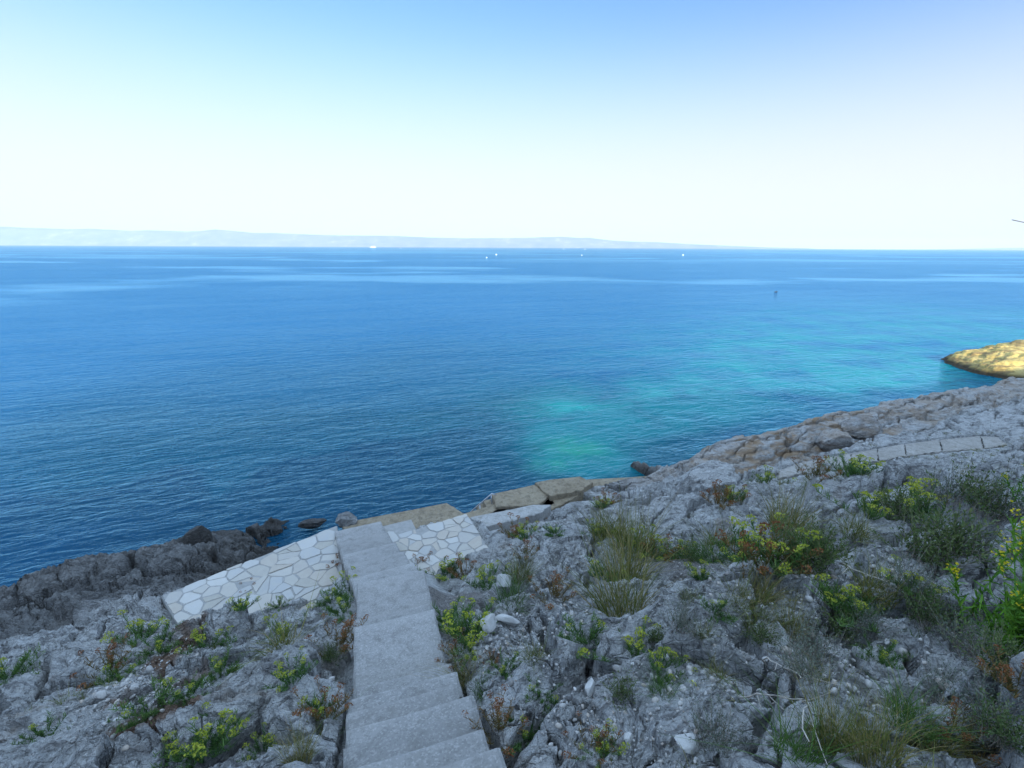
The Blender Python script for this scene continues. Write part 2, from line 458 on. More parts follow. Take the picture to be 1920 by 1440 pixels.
def flag_mat():
    k = NT('pale_flagstone')
    p = k.pos()
    r = k.attr('tint')
    c = k.ramp(r, [(0.0, (0.32, 0.30, 0.26)), (0.3, (0.41, 0.39, 0.355)), (0.5, (0.37, 0.33, 0.28)), (0.75, (0.35, 0.35, 0.34)), (1.0, (0.47, 0.455, 0.425))])
    n = k.noise(p, 6.0, 6, 0.65)
    c = k.mix(k.ramp(n, [(0.42, 0.0), (0.75, 0.6)]), c, (0.42, 0.395, 0.34))
    n2 = k.noise(p, 45.0, 4, 0.7)
    c = k.mix(k.ramp(n2, [(0.55, 0.0), (0.8, 0.35)]), c, (0.33, 0.31, 0.28))
    return k.out(c, 0.85, k.bump(k.math('ADD', n, k.math('MULTIPLY', n2, 0.4)), 0.6, 0.015), 0.3)
M['flag'] = flag_mat()
def mortar_mat():
    k = NT('grey_mortar')
    p = k.pos(); n = k.noise(p, 9.0, 5, 0.65); n2 = k.noise(p, 60, 3, 0.7)
    c = k.ramp(n, [(0.3, (0.235, 0.232, 0.22)), (0.7, (0.32, 0.315, 0.30))])
    return k.out(c, 0.95, k.bump(n2, 0.6, 0.01), 0.2)
M['mortar'] = mortar_mat()

# ------------------------------------------------------------------ water
def water_mat():
    k = NT('sea_water')
    p = k.pos()
    sand = k.attr('sand'); near = k.attr('near'); slick = k.attr('slick')
    deep = (0.001, 0.072, 0.20)
    c = k.mix(near, deep, (0.001, 0.030, 0.064))
    nz = k.noise(k.mapv(p, (0.25, 0.25, 0.25)), 1.0, 4, 0.6)
    sf = k.math('MULTIPLY', sand, k.ramp(nz, [(0.25, 0.55), (0.7, 1.0)]), clamp=True)
    c = k.mix(sf, c, (0.006, 0.20, 0.20))
    c = k.mix(k.math('MULTIPLY', k.attr('core'), 0.8), c, (0.025, 0.27, 0.16))
    # ripples: short wavelets lying along the shore, longer swell beneath
    a = k.mapv(p, (1.0, 1.0, 1.0), (0, 0, R(-20)))
    w1 = k.noise(k.mapv(a, (2.0, 5.2, 1)), 1.0, 4, 0.6, 0.8)
    w2 = k.noise(k.mapv(a, (0.8, 1.7, 1)), 1.0, 3, 0.5, 0.6)
    w3 = k.noise(k.mapv(a, (0.06, 0.17, 1)), 1.0, 3, 0.5)
    amp = k.math('SUBTRACT', 1.0, k.math('MULTIPLY', slick, 0.8))
    gust = k.range(k.noise(k.mapv(a, (0.035, 0.06, 1)), 1.0, 3, 0.5), 0.3, 0.7, 0.65, 1.15)
    amp = k.math('MULTIPLY', amp, gust)
    h = k.math('ADD', k.math('MULTIPLY', w1, 0.075), k.math('MULTIPLY', w2, 0.16))
    h = k.math('ADD', h, k.math('MULTIPLY', w3, 0.55))
    nrm = k.bump(k.math('MULTIPLY', h, amp), 1.0, 1.0)
    k.n.remove(k.b)
    body = k.N('ShaderNodeBsdfDiffuse', {'Color': c, 'Normal': nrm})
    gl = k.N('ShaderNodeBsdfGlossy', {'Color': (0.38, 0.77, 1.0, 1), 'Roughness': 0.05, 'Normal': nrm})
    fr = k.N('ShaderNodeFresnel', {'IOR': 1.333, 'Normal': nrm})
    mx = k.N('ShaderNodeMixShader', {0: k.math('ADD', k.math('MINIMUM', k.math('MULTIPLY', fr.outputs[0], 0.95), 0.48), k.math('MULTIPLY', slick, 0.26))})
    k.t.links.new(body.outputs[0], mx.inputs[1]); k.t.links.new(gl.outputs[0], mx.inputs[2])
    k.t.links.new(mx.outputs[0], k.n['Material Output'].inputs[0])
    return k.m
M['water'] = water_mat()
na = 900; 
r_ = np.concatenate([np.exp(np.linspace(math.log(5.0), math.log(200), 420)), np.exp(np.linspace(math.log(203), math.log(13000), 170))])
th = np.linspace(R(-70), R(70), 620)
TH, RR = np.meshgrid(th, r_)
X = RR * np.sin(TH); Y = RR * np.cos(TH)
s, t = st(X, Y)
off = s - 13.0
def blob(px, py, rt_, rs_, amp):
    c = at(px, py, 0); cs, ct = st(c[0], c[1])
    d = ((t - ct) / rt_) ** 2 + ((s - cs) / rs_) ** 2
    return amp * np.exp(-d)
wn = fbm(X * 0.30, Y * 0.30, 4, 300); wn2 = fbm(X * 0.08, Y * 0.08, 4, 310)
sand = blob(1078, 845, 1.5, 1.6, 2.2) + blob(1115, 805, 2.2, 2.4, 0.9) + blob(1380, 780, 6.0, 2.4, 0.42) + blob(1290, 745, 6, 4, 0.32) + blob(1640, 718, 7, 2.8, 0.6) \
     + blob(1600, 650, 18, 13, 0.40) + blob(1850, 610, 26, 20, 0.45) + blob(1180, 760, 6, 5, 0.25) + blob(1500, 700, 12, 9, 0.28)
sand = np.clip(sand * (1 + 0.8 * wn + 0.3 * wn2), 0, 1)
core = np.clip(blob(1078, 840, 1.1, 1.15, 1.0) * (1 + 0.9 * fbm(X * 0.9, Y * 0.9, 4, 305)) + blob(1030, 872, 0.8, 0.6, 0.5) * (1 + 0.9 * fbm(X * 1.5, Y * 1.5, 3, 306)), 0, 1)
sand = np.clip(np.maximum(sand, core), 0, 1)
weed = blob(1310, 822, 4, 0.9, 0.35) + blob(1550, 770, 9, 1.2, 0.5)
sand = sand * (1 - np.clip(weed, 0, 0.9))
near = np.clip(np.exp(-(np.hypot(X + 3, Y - 9) / 27.0) ** 2) * 1.15 * (1 + 0.25 * wn2), 0, 1)
sl = sstep(0.2, 0.7, fbm(X * 0.009 + 5, Y * 0.020, 5, 330)) * sstep(40, 120, RR)
sl = 0.7 * np.clip(sl + sstep(0.0, 0.6, fbm(X * 0.0025, Y * 0.006 + 3, 4, 340)) * sstep(150, 400, RR) * 0.7 + 0.45 * sstep(120, 1200, RR), 0, 1)
water = grid_mesh('sea', X, Y, np.zeros_like(X), M['water'], {'sand': sand, 'near': near, 'slick': sl, 'core': np.clip(core, 0, 1)})
tag(water, 'deep blue rippled sea turning turquoise over sand near the rocks', kind='structure')

# ------------------------------------------------------------------ terrain
def terrain():
    nth, nr = TERR
    th = np.linspace(R(-66), R(66), nth)
    rr = np.exp(np.linspace(math.log(0.9), math.log(62), nr))
    TH, RR = np.meshgrid(th, rr)
    X = RR * np.sin(TH); Y = RR * np.cos(TH)
    Z, flat = ground(X, Y, True)
    s, t = st(X, Y)
    # overhanging noses: shift the steep faces sideways a little
    nx = fbm(X * 3.1, Z * 6.0 + Y * 1.0, 3, 400); ny = fbm(Y * 3.1 + 7, Z * 6.0 + X, 3, 410)
    X2 = X + 0.035 * nx; Y2 = Y + 0.035 * ny
    wob = fbm(X * 0.6, Y * 0.6, 3, 420)
    dark = np.clip((0.95 - Z + 0.35 * wob) / 0.6, 0, 1)
    left = sstep(1.0, -1.5, t) * sstep(9.0, 9.6, s + 0.12 * t * 0 + 0.3 * wob)
    dark = np.clip(np.clip((0.62 - Z + 0.2 * wob) / 0.45, 0, 1), 0, 1) * (1 - 0.6 * sstep(9, 14, t) * sstep(0.2, 0.5, Z))
    oc = np.exp(-((t - 14.5) / 4.5) ** 2) * sstep(8.8, 9.6, s) + 0.55 * sstep(14, 20, t) * sstep(8.9, 9.8, s)
    so = np.zeros_like(X)
    for px, py, z, r in ((255, 1300, 2.9, 0.5), (330, 1225, 2.3, 0.35), (290, 1385, 3.3, 0.35)):
        c = at(px, py, z)
        so = np.maximum(so, sstep(1.0, 0.5, np.hypot(X - c[0], Y - c[1]) / r + 0.7 * fbm(X * 2, Y * 2, 3, 430)))
    Zs = Z
    return grid_mesh('rocky_slope', X2, Y2, Zs, M['rock'], {'flat': flat, 'dark': dark, 'weather': left, 'ochre': np.clip(oc, 0, 1), 'soil': so})
TERR = (1450, 1350)
slope = terrain()
tag(slope, 'grey limestone slope of ledges and cracked blocks falling to the sea', kind='structure')

def hill():
    th = np.linspace(R(65), R(295), 180)
    rr = np.concatenate([[0.02], np.exp(np.linspace(math.log(0.5), math.log(170), 150))])
    TH, RR = np.meshgrid(th, rr)
    X = RR * np.sin(TH); Y = RR * np.cos(TH)
    Z, flat = ground(X, Y, True)
    z0 = np.zeros_like(X)
    return grid_mesh('hill', X, Y, Z - 0.02, M['rock'], {'flat': flat, 'dark': z0, 'ochre': z0, 'soil': z0})
tag(hill(), 'rocky hillside rising behind the viewpoint', kind='structure')
def foot():
    th = np.linspace(R(-67), R(67), 60); rr = np.linspace(0.02, 0.95, 14)
    TH, RR = np.meshgrid(th, rr)
    X = RR * np.sin(TH); Y = RR * np.cos(TH)
    Z, flat = ground(X, Y, True)
    z0 = np.zeros_like(X)
    return grid_mesh('ground', X, Y, Z - 0.02, M['rock'], {'flat': flat, 'dark': z0, 'ochre': z0, 'soil': z0})
tag(foot(), 'rock underfoot at the viewpoint', kind='structure')

# ------------------------------------------------------------------ concrete stairs
def wobble_slab(pts, ztop, zbot, seed, n=10, amp=0.006, slope=None):
    """a slab over a convex outline with worn uneven edges: top ring, chamfer ring, bottom ring"""
    pts = [np.array(p, float) for p in pts]
    ring = []
    for i in range(len(pts)):
        a = pts[i]; b = pts[(i + 1) % len(pts)]
        L = np.linalg.norm(b - a); m = max(2, int(L / 0.09))
        for j in range(m): ring.append(a + (b - a) * j / m)
    ring = np.array(ring); c = ring.mean(0)
    q = np.array([fbm(np.array([p[0] * 6 + seed]), np.array([p[1] * 6]), 3, 500 + seed)[0] for p in ring])
    q2 = np.array([fbm(np.array([p[0] * 9 + seed]), np.array([p[1] * 9]), 3, 520 + seed)[0] for p in ring])
    d = (c - ring); d = d / np.linalg.norm(d, axis=1)[:, None]
    zt = np.full(len(ring), ztop) if slope is None else np.array([slope(p) for p in ring])
    inn = ring + d * (0.022 + 0.018 * np.abs(q))[:, None]
    out = ring + d * (q * amp * 1.6)[:, None]
    V = []; Fc = []
    k = len(ring)
    for p, z in zip(inn, zt): V.append((p[0], p[1], z))
    for p, z, w in zip(out, zt, q2): V.append((p[0], p[1], z - 0.016 - 0.014 * abs(w)))
    for p in out: V.append((p[0], p[1], zbot))
    Fc.append(list(range(k)))
    for i in range(k):
        j = (i + 1) % k
        Fc.append((i, k + i, k + j, j)); Fc.append((k + i, 2 * k + i, 2 * k + j, k + j))
    # make the outline counter clockwise so faces point outward
    area = sum(ring[i][0] * ring[(i + 1) % k][1] - ring[(i + 1) % k][0] * ring[i][1] for i in range(k))
    if area < 0: Fc = [tuple(reversed(f)) for f in Fc]
    else: Fc = [tuple(f) for f in Fc]
    return V, Fc

def local(V, o):
    return [(v[0] - o[0], v[1] - o[1], v[2] - o[2]) for v in V]

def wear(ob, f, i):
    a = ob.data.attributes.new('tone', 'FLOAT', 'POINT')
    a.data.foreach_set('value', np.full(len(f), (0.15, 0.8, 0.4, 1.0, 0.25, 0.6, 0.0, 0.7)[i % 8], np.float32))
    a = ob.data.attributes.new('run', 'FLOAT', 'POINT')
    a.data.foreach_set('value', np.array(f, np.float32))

def build_stairs():
    base = np.array([O1[0] + 0.45, O1[1] + 0.2, EYE - 2.8])
    root = empty('concrete_stairs', base)
    tag(root, 'long narrow flight of worn grey concrete steps running down to the sea terrace', 'stairs')
    prev = UP[0][0] - 0.32
    for i, (p, z) in enumerate(UP):
        a = O1 + U1 * (prev - 0.06); b = O1 + U1 * p
        w = WST + (0.03 if i % 2 else 0.0) + 0.03 * math.sin(i * 2.1)
        l0 = -0.02 * math.sin(i * 1.7)
        last = (i == len(UP) - 1)
        pts = [a + V1 * l0, a + V1 * w, b + V1 * w, b + V1 * l0]
        dz = 0.06 if (p - prev) < 0.5 else 0.05
        pr, pz = prev, z
        def slope(q, pr=prev, pe=p, z=z, dz=dz):
            f = ((q - O1) @ U1 - pr) / max(pe - pr, 0.1)
            lat = (q - O1) @ V1
            return z + dz * (1 - f) * 0.5 + 0.012 * (lat - 0.45) - 0.0015 * i
        V, Fc = wobble_slab(pts, z, z - 0.62, i, slope=slope)
        nm = 'landing' if p - prev > 0.6 else 'step'
        ob = mesh_obj(nm, local(V, base), Fc, M['concrete'], root)
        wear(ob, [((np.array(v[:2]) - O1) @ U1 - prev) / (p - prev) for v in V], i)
        prev = p
    prev = -0.12
    for i, (p, z) in enumerate(LOW):
        zp = EYE - 4.54 if i == 0 else LOW[i - 1][1]
        a = C0R + U2 * (prev - 0.05); b = C0R + U2 * p
        wl = -WST - 0.06 - 0.012 * i
        pts = [a + V2 * wl, a + V2 * 0.0, b + V2 * 0.0, b + V2 * wl]
        def slope(q, pr=prev, pe=p, z=z, zp=zp):
            f = ((q - C0R) @ U2 - pr) / (pe - pr)
            return z + (zp - z - 0.16) * (1 - f)
        V, Fc = wobble_slab(pts, z, z - 0.7, 40 + i, slope=slope)
        ob = mesh_obj('step', local(V, base), Fc, M['concrete'], root)
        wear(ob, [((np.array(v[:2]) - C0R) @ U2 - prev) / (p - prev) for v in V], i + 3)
        prev = p
    return root
build_stairs()

# ------------------------------------------------------------------ paved terraces
def clip_half(poly, n, c):
    out = []
    for i in range(len(poly)):
        a = poly[i]; b = poly[(i + 1) % len(poly)]
        da = a @ n - c; db = b @ n - c
        if da <= 0: out.append(a)
        if (da < 0 < db) or (db < 0 < da): out.append(a + (b - a) * (da / (da - db)))
    return out

def inset(poly, d):
    P = poly
    for i in range(len(poly)):
        a = poly[i]; b = poly[(i + 1) % len(poly)]
        e = b - a; L = np.linalg.norm(e)
        if L < 1e-6: continue
        n = np.array([e[1], -e[0]]) / L          # outward for ccw
        P = clip_half(P, n, a @ n - d)
        if len(P) < 3: return []
    return P

def area2(P):
    return sum(P[i][0] * P[(i + 1) % len(P)][1] - P[(i + 1) % len(P)][0] * P[i][1] for i in range(len(P))) / 2

def chaikin(P, it=1):
    for _ in range(it):
        Q = []
        for i in range(len(P)):
            a = P[i]; b = P[(i + 1) % len(P)]
            Q += [a * 0.9 + b * 0.1, a * 0.1 + b * 0.9]
        P = Q
    return P

def paving(poly, size, seed, label, pockets=()):
    rg = np.random.default_rng(seed)
    poly = [np.array(p) for p in poly]
    if area2(poly) < 0: poly = poly[::-1]
    mn = np.min(poly, 0) - size; mx = np.max(poly, 0) + size
    seeds = []
    yy = mn[1]; row = 0
    while yy < mx[1]:
        xx = mn[0] + (size * 0.5 if row % 2 else 0)
        while xx < mx[0]:
            seeds.append(np.array([xx, yy]) + rg.uniform(-0.42, 0.42, 2) * size)
            xx += size
        yy += size * 0.86; row += 1
    seeds = [q for q in seeds if rg.random() > 0.2]
    seeds += [q + rg.normal(0, size * 0.5, 2) for q in seeds if rg.random() < 0.22]
    S = np.array(seeds)
    V = []; Fc = []; tint = []
    for i, q in enumerate(S):
        cell = [q + np.array(d) * size * 2.2 for d in ((-1, -1), (1, -1), (1, 1), (-1, 1))]
        dd = np.linalg.norm(S - q, axis=1)
        for j in np.argsort(dd)[1:18]:
            n = S[j] - q; L = np.linalg.norm(n); n = n / L
            cell = clip_half(cell, n, q @ n + L / 2)
            if len(cell) < 3: break
        if len(cell) < 3: continue
        inside = cell
        # clip to the terrace outline (outline may be concave: keep by centroid test, then clip by near edges)
        c = np.mean(cell, 0)
        sd = float(poly_sd(np.array([c[0]]), np.array([c[1]]), np.array(poly))[0])
        if sd > 0.05: continue
        for a_i in range(len(poly)):
            a = poly[a_i]; b = poly[(a_i + 1) % len(poly)]
            e = b - a; n = np.array([e[1], -e[0]]) / np.linalg.norm(e)
            mid = a + e * np.clip(((c - a) @ e) / (e @ e), 0, 1)
            if np.linalg.norm(mid - c) < size * 1.2: inside = clip_half(inside, n, a @ n)
            if len(inside) < 3: break
        if len(inside) < 3: continue
        g = inset(inside, rg.uniform(0.006, 0.017))
        if len(g) < 3 or area2(g) < 0.006: continue
        if any(np.linalg.norm(c - np.array(pk[:2])) < pk[2] for pk in pockets): continue
        g = chaikin(g, 1)
        # uneven broken outline
        g2 = []
        for a_i in range(len(g)):
            a = g[a_i]; b = g[(a_i + 1) % len(g)]
            m = max(1, int(np.linalg.norm(b - a) / 0.07))
            for j in range(m): g2.append(a + (b - a) * j / m + rg.normal(0, 0.0045, 2))
        g = g2
        zt = PAVE_Z + rg.normal(0.0, 0.005); tn = rg.random()
        sl = rg.normal(0, 0.012, 2)
        b0 = len(V); k = len(g); cc = np.mean(g, 0)
        for p in g:
            p2 = cc + (p - cc) * 0.965
            V.append((p2[0], p2[1], zt + (p2 - cc) @ sl)); tint.append(tn)
        for p in g:
            V.append((p[0], p[1], zt - 0.008 + (p - cc) @ sl)); tint.append(tn)
        for p in g:
            V.append((p[0], p[1], zt - 0.05)); tint.append(tn)
        Fc.append(tuple(range(b0, b0 + k)))
        for j in range(k):
            l = (j + 1) % k
            Fc.append((b0 + j, b0 + k + j, b0 + k + l, b0 + l)); Fc.append((b0 + k + j, b0 + 2 * k + j, b0 + 2 * k + l, b0 + k + l))
    bed_poly = inset(poly, 0.004) if False else poly
    Vb, Fb = wobble_slab(poly, PAVE_Z - 0.012, PAVE_Z - 0.75, seed)
    cen = np.mean(poly, 0); base = (cen[0], cen[1], PAVE_Z - 0.7)
    root = empty('pavement', base)
    tag(root, label, kind='structure')
    mesh_obj('mortar_bed', local(Vb, base), Fb, M['mortar'], root)
    o = mesh_obj('flagstones', local(V, base), Fc, M['flag'], root)
    a = o.data.attributes.new('tint', 'FLOAT', 'POINT'); a.data.foreach_set('value', np.array(tint, np.float32))
    return root
paving(PAVE_L, 0.33, 3, 'wedge shaped terrace of pale crazy paving left of the stairs')
cpk = at(742, 985, PAVE_Z)
paving(PAVE_R, 0.30, 8, 'small terrace of pale crazy paving right of the stairs', pockets=[(cpk[0], cpk[1], 0.42)])

# ------------------------------------------------------------------ quay
def slab_thing(parts, name, label, cat, mat):
    """parts: list of (part name, pixel outline, ztop, zbot)"""
    c = at(*parts[0][1][0], 0.0)
    root = empty(name, (c[0], c[1], 0))
    tag(root, label, cat)
    for i, (nm, px, zt, zb) in enumerate(parts):
        pts = P2(px, zt)
        V, Fc = wobble_slab(pts, zt, zb, 60 + i + int(px[0][0]) % 37, amp=0.02)
        mesh_obj(nm, local(V, (c[0], c[1], 0)), Fc, mat, root)
    return root
slab_thing([('deck', [(640, 981), (668, 975), (838, 942.5), (870, 962), (905, 1010), (660, 1030)], 0.42, -1.5)], 'quay',
           'brown weathered concrete quay slab below the stair foot at the water', 'quay', M['quay'])
slab_thing([('deck', [(922, 926), (1004, 908), (1034, 926), (1010, 946), (931, 950)], 0.55, -1.5),
            ('upper_deck', [(1004, 904.5), (1030, 899), (1088, 893), (1112, 904), (1090, 918), (1031, 930)], 0.63, -1.5),
            ('ledge', [(868, 963.5), (931, 944), (1030, 922), (1100, 910), (1105, 918), (1040, 952), (1010, 964), (885, 992)], 0.46, -1.5),
            ('ramp', [(1100, 899), (1255, 890), (1262, 900), (1115, 912)], 0.28, -1.5),
            ('step', [(905, 938.5), (921.5, 934), (930, 950), (914, 954)], 0.40, -1.5),
            ('step', [(893, 947), (905, 943), (914, 956), (899, 960)], 0.22, -1.5)],
           'bathing_platform', 'brown stepped concrete bathing platform with a metal rail beside the water', 'platform', M['quay'])
slab_thing([('path_slab', [(880, 970), (1000, 946), (1034, 946), (1012, 962), (905, 989)], 0.86, 0.0)],
           'kerb', 'pale concrete strip joining the right terrace to the rocks', 'kerb', M['kerb'])

# ------------------------------------------------------------------ concrete path over the rocks on the right
def walkway():
    A = P2(WALK_A, WALK_Z); B = P2(WALK_B, WALK_Z)
    c = A[0]
    root = empty('concrete_path', (c[0], c[1], WALK_Z))
    tag(root, 'pale concrete path slabs with dark gaps along the shore rocks', 'path')
    for i in range(len(A) - 1):
        a0, a1, b0, b1 = A[i], A[i + 1], B[i], B[i + 1]
        g = 0.022
        u0 = (a1 - a0) / np.linalg.norm(a1 - a0); u1 = (b1 - b0) / np.linalg.norm(b1 - b0)
        pts = [a0 + u0 * g, a1 - u0 * g, b1 - u1 * g, b0 + u1 * g]
        V, Fc = wobble_slab(pts, WALK_Z - 0.004 * i, WALK_Z - 0.5, 90 + i, amp=0.05)
        mesh_obj('slab', local(V, (c[0], c[1], WALK_Z)), Fc, M['walk'], root)
walkway()

# ------------------------------------------------------------------ handrail of the bathing platform
def tube(pts, r, n=8):
    V = []; Fc = []
    pts = [np.array(p, float) for p in pts]
    rs = r if isinstance(r, (list, tuple)) else [r] * len(pts)
    for i, p in enumerate(pts):
        d = pts[min(i + 1, len(pts) - 1)] - pts[max(i - 1, 0)]
        d = d / np.linalg.norm(d)
        a = np.cross(d, (0, 0, 1.0)) if abs(d[2]) < 0.95 else np.cross(d, (1.0, 0, 0))
        a /= np.linalg.norm(a); b = np.cross(d, a)
        for j in range(n):
            an = 6.2831853 * j / n
            V.append(p + (a * math.cos(an) + b * math.sin(an)) * rs[i])
    for i in range(len(pts) - 1):
        for j in range(n):
            k = (j + 1) % n
            Fc.append((i * n + j, i * n + k, (i + 1) * n + k, (i + 1) * n + j))
    Fc.append(tuple(range(n))[::-1]); Fc.append(tuple(range((len(pts) - 1) * n, len(pts) * n)))
    return V, Fc

def plain(name, col, rough=0.5, metal=0.0, var=0.15, sc=20.0):
    k = NT(name); p = k.pos()
    n = k.noise(p, sc, 5, 0.65)
    c = k.mix(k.ramp(n, [(0.35, 0.0), (0.7, 1.0)]), tuple(v * (1 - var) for v in col), tuple(min(1, v * (1 + var)) for v in col))
    m = k.out(c, rough, k.bump(n, 0.3, 0.005), 0.4)
    k.b.inputs['Metallic'].default_value = metal
    return m
M['steel'] = plain('galvanised_steel', (0.42, 0.43, 0.45), 0.45, 0.7, 0.2, 30)
def rail():
    a = at(886, 957, 0.35); b = at(922, 926, 0.95)
    root = empty('handrail', (a[0], a[1], 0))
    tag(root, 'thin grey metal handrail leading from the platform steps into the water', 'handrail')
    o = np.array([a[0], a[1], 0])
    d = (b - a)
    V, Fc = tube([a - d * 0.35 - o, a - o, a + d * 0.5 - o, b - o, b + np.array([0.12, 0.05, -0.05]) - o], 0.021)
    mesh_obj('rail', V, Fc, M['steel'], root, True)
    for f in (0.38, 0.97):
        q = a + d * f - o
        V, Fc = tube([q + (0, 0, 0.0), q * (1, 1, 0) + np.array([0.02, -0.03, 0.05 if f < .5 else 0.65])], 0.018)
        mesh_obj('post', V, Fc, M['steel'], root, True)
rail()

# ------------------------------------------------------------------ boulders and loose stones
import bmesh
def rock_mesh(seed, dims, cuts=16, sub=4, rough=0.05, angular=0.8, fine=0.02):
    rg = np.random.default_rng(seed)
    bm = bmesh.new(); bmesh.ops.create_icosphere(bm, subdivisions=sub, radius=1.0)
    D = np.array([v.co[:] for v in bm.verts])
    nrm = rg.normal(size=(cuts, 3)); nrm /= np.linalg.norm(nrm, axis=1)[:, None]
    dist = rg.uniform(0.46, 0.9, cuts)
    pr = D @ nrm.T
    r = np.min(np.where(pr > 0.08, dist[None] / np.maximum(pr, 0.08), 9), axis=1)
    r = np.minimum(r, 1.3)
    r = r * angular + (1 - angular) * 0.85
    P = D * r[:, None]
    o = seed * 3.17
    n = fbm(P[:, 0] * 2.2 + o, P[:, 1] * 2.2 + P[:, 2] * 1.7, 4, seed) + fbm(P[:, 2] * 2.4 - o, P[:, 0] * 1.2 - P[:, 1] * 2.0, 4, seed + 5)
    n2 = ridged(P[:, 0] * 4.0 + o, P[:, 1] * 4.0 + P[:, 2] * 3.0, 3, seed + 9) - 1.2
    P = P * (1 + rough * n + fine * n2)[:, None]
    P = P * np.array(dims)
    for v, p in zip(bm.verts, P): v.co = p
    me = bpy.data.meshes.new('rock'); bm.to_mesh(me); bm.free()
    me.shade_smooth()
    return me

def set_attr(me, name, val):
    a = me.attributes.new(name, 'FLOAT', 'POINT'); a.data.foreach_set('value', np.broadcast_to(np.asarray(val, np.float32), (len(me.vertices),)).copy())

def boulder(name, px, py, dims, seed, label, cat, rz=0.0, sink=0.3, dark=0.0, ochre=0.0, z=None, group=None, cuts=16, sub=5, rough=0.05, angular=0.85, tilt=(0, 0)):
    if name == 'loose_stone': dims = tuple(v * 0.72 for v in dims)
    me = rock_mesh(seed, dims, cuts, sub, rough, angular)
    me.name = name
    for a, v in (('flat', 0), ('dark', dark), ('ochre', ochre), ('soil', 0)): set_attr(me, a, v)
    me.materials.append(M['rock'] if name != 'loose_stone' else M['pale_rock'])
    o = bpy.data.objects.new(name, me); COL.objects.link(o)
    p = hit(px, py) if z is None else at(px, py, z)
    o.location = (p[0], p[1], p[2] + dims[2] * (0.8 - sink * 2))
    o.rotation_euler = (tilt[0], tilt[1], rz)
    tag(o, label, cat, group)
    return o

def pale_rock():
    k = NT('pale_broken_stone')
    p = k.pos(); n = k.noise(p, 9.0, 6, 0.65, 0.3); n3 = k.noise(p, 70.0, 3, 0.7)
    c = k.ramp(n, [(0.3, (0.33, 0.325, 0.31)), (0.55, (0.42, 0.415, 0.40)), (0.78, (0.52, 0.51, 0.49))])
    c = k.mix(k.math('MULTIPLY', k.ramp(n3, [(0.55, 0.0), (0.7, 1.0)]), 0.35), c, (0.2, 0.19, 0.175))
    return k.out(c, 0.9, k.bump(k.math('ADD', n, n3), 0.6, 0.01), 0.25)
M['pale_rock'] = pale_rock()

boulder('sea_boulder', 375, 1034, (0.40, 0.36, 0.46), 21, 'black upright block of rock standing in the water off the left terrace', 'boulder', 0.4, 0.1, dark=1.0, z=0.3, rough=0.03, angular=0.6, cuts=24)
boulder('sea_boulder', 440, 1026, (0.42, 0.22, 0.22), 22, 'low black pointed rock in the water right of the upright block', 'boulder', 0.5, 0.2, dark=1.0, z=0.1, rough=0.08)
boulder('sea_boulder', 585, 986, (0.42, 0.17, 0.16), 23, 'flat black rock at the waterline behind the left terrace', 'boulder', 0.4, 0.2, dark=1.0, z=0.1, rough=0.08)
boulder('sea_boulder', 651, 985, (0.34, 0.22, 0.24), 24, 'rounded grey rock wedged between the stair foot and the brown quay', 'boulder', 0.3, 0.2, dark=0.5, z=0.35, rough=0.08)
boulder('shore_boulder', 1556, 838, (0.85, 0.6, 0.52), 31, 'big rounded grey boulder lying on the shore ledges seaward of the path', 'boulder', 0.45, 0.15, ochre=0.5, rough=0.06, angular=0.7)
boulder('shore_boulder', 1612, 808, (1.1, 0.45, 0.40), 32, 'long flat brown rock beside the big rounded boulder at the water', 'boulder', 0.35, 0.25, dark=0.25, ochre=0.6, rough=0.06, angular=0.7)
boulder('shore_boulder', 1478, 838, (0.16, 0.14, 0.36), 33, 'small upright stone on the shore ledges coloured ochre to look sunlit', 'stone', 0.35, 0.15, ochre=1.0)  # full ochre colour stands in for low sunlight on this stone
boulder('outcrop', 1335, 905, (1.0, 0.62, 0.62), 35, 'rounded grey outcrop where the quay meets the layered shore rocks', 'rock', 0.45, 0.35, rough=0.09, angular=0.6)
boulder('loose_stone', 919, 1184, (0.17, 0.13, 0.15), 41, 'triangular pale stone standing on end in the scree right of the stairs', 'stone', 0.3, 0.18, cuts=15, sub=4, angular=1.0, rough=0.02)
boulder('loose_stone', 952, 1168, (0.23, 0.12, 0.10), 42, 'long pale stone lying just behind the triangular stone', 'stone', -0.3, 0.2, cuts=15, sub=4, angular=1.0, rough=0.02, tilt=(0.1, 0.2))
boulder('loose_stone', 945, 1100, (0.18, 0.16, 0.15), 43, 'pale square stone among the yellow flowers below the right terrace', 'stone', 0.8, 0.2, cuts=15, sub=4, angular=1.0, rough=0.02)
boulder('loose_stone', 1176, 1388, (0.058, 0.045, 0.045), 44, 'brightest white little stone near the bottom edge right of the stairs', 'stone', 0.8, 0.1, cuts=15, sub=4, angular=1.0, rough=0.02)
boulder('loose_stone', 1149, 1394, (0.06, 0.05, 0.06), 45, 'brownish egg shaped stone next to the brightest white stone', 'stone', 0.1, 0.1, cuts=20, sub=4, angular=0.6, rough=0.02)
boulder('loose_stone', 1105, 1300, (0.10, 0.07, 0.07), 46, 'angular white stone on the rubble below the long rib of rock', 'stone', 1.1, 0.15, cuts=15, sub=4, angular=1.0, rough=0.02)
boulder('loose_stone', 500, 1105, (0.15, 0.10, 0.06), 47, 'flat pale stone lying on rock at the lower edge of the left terrace', 'stone', 0.4, 0.1, cuts=15, sub=4, angular=1.0, rough=0.02)
boulder('loose_stone', 1290, 1395, (0.12, 0.09, 0.06), 48, 'grey angular block beside the big grey green shrub at the bottom', 'stone', 0.5, 0.2, cuts=15, sub=4, angular=1.0, rough=0.03)

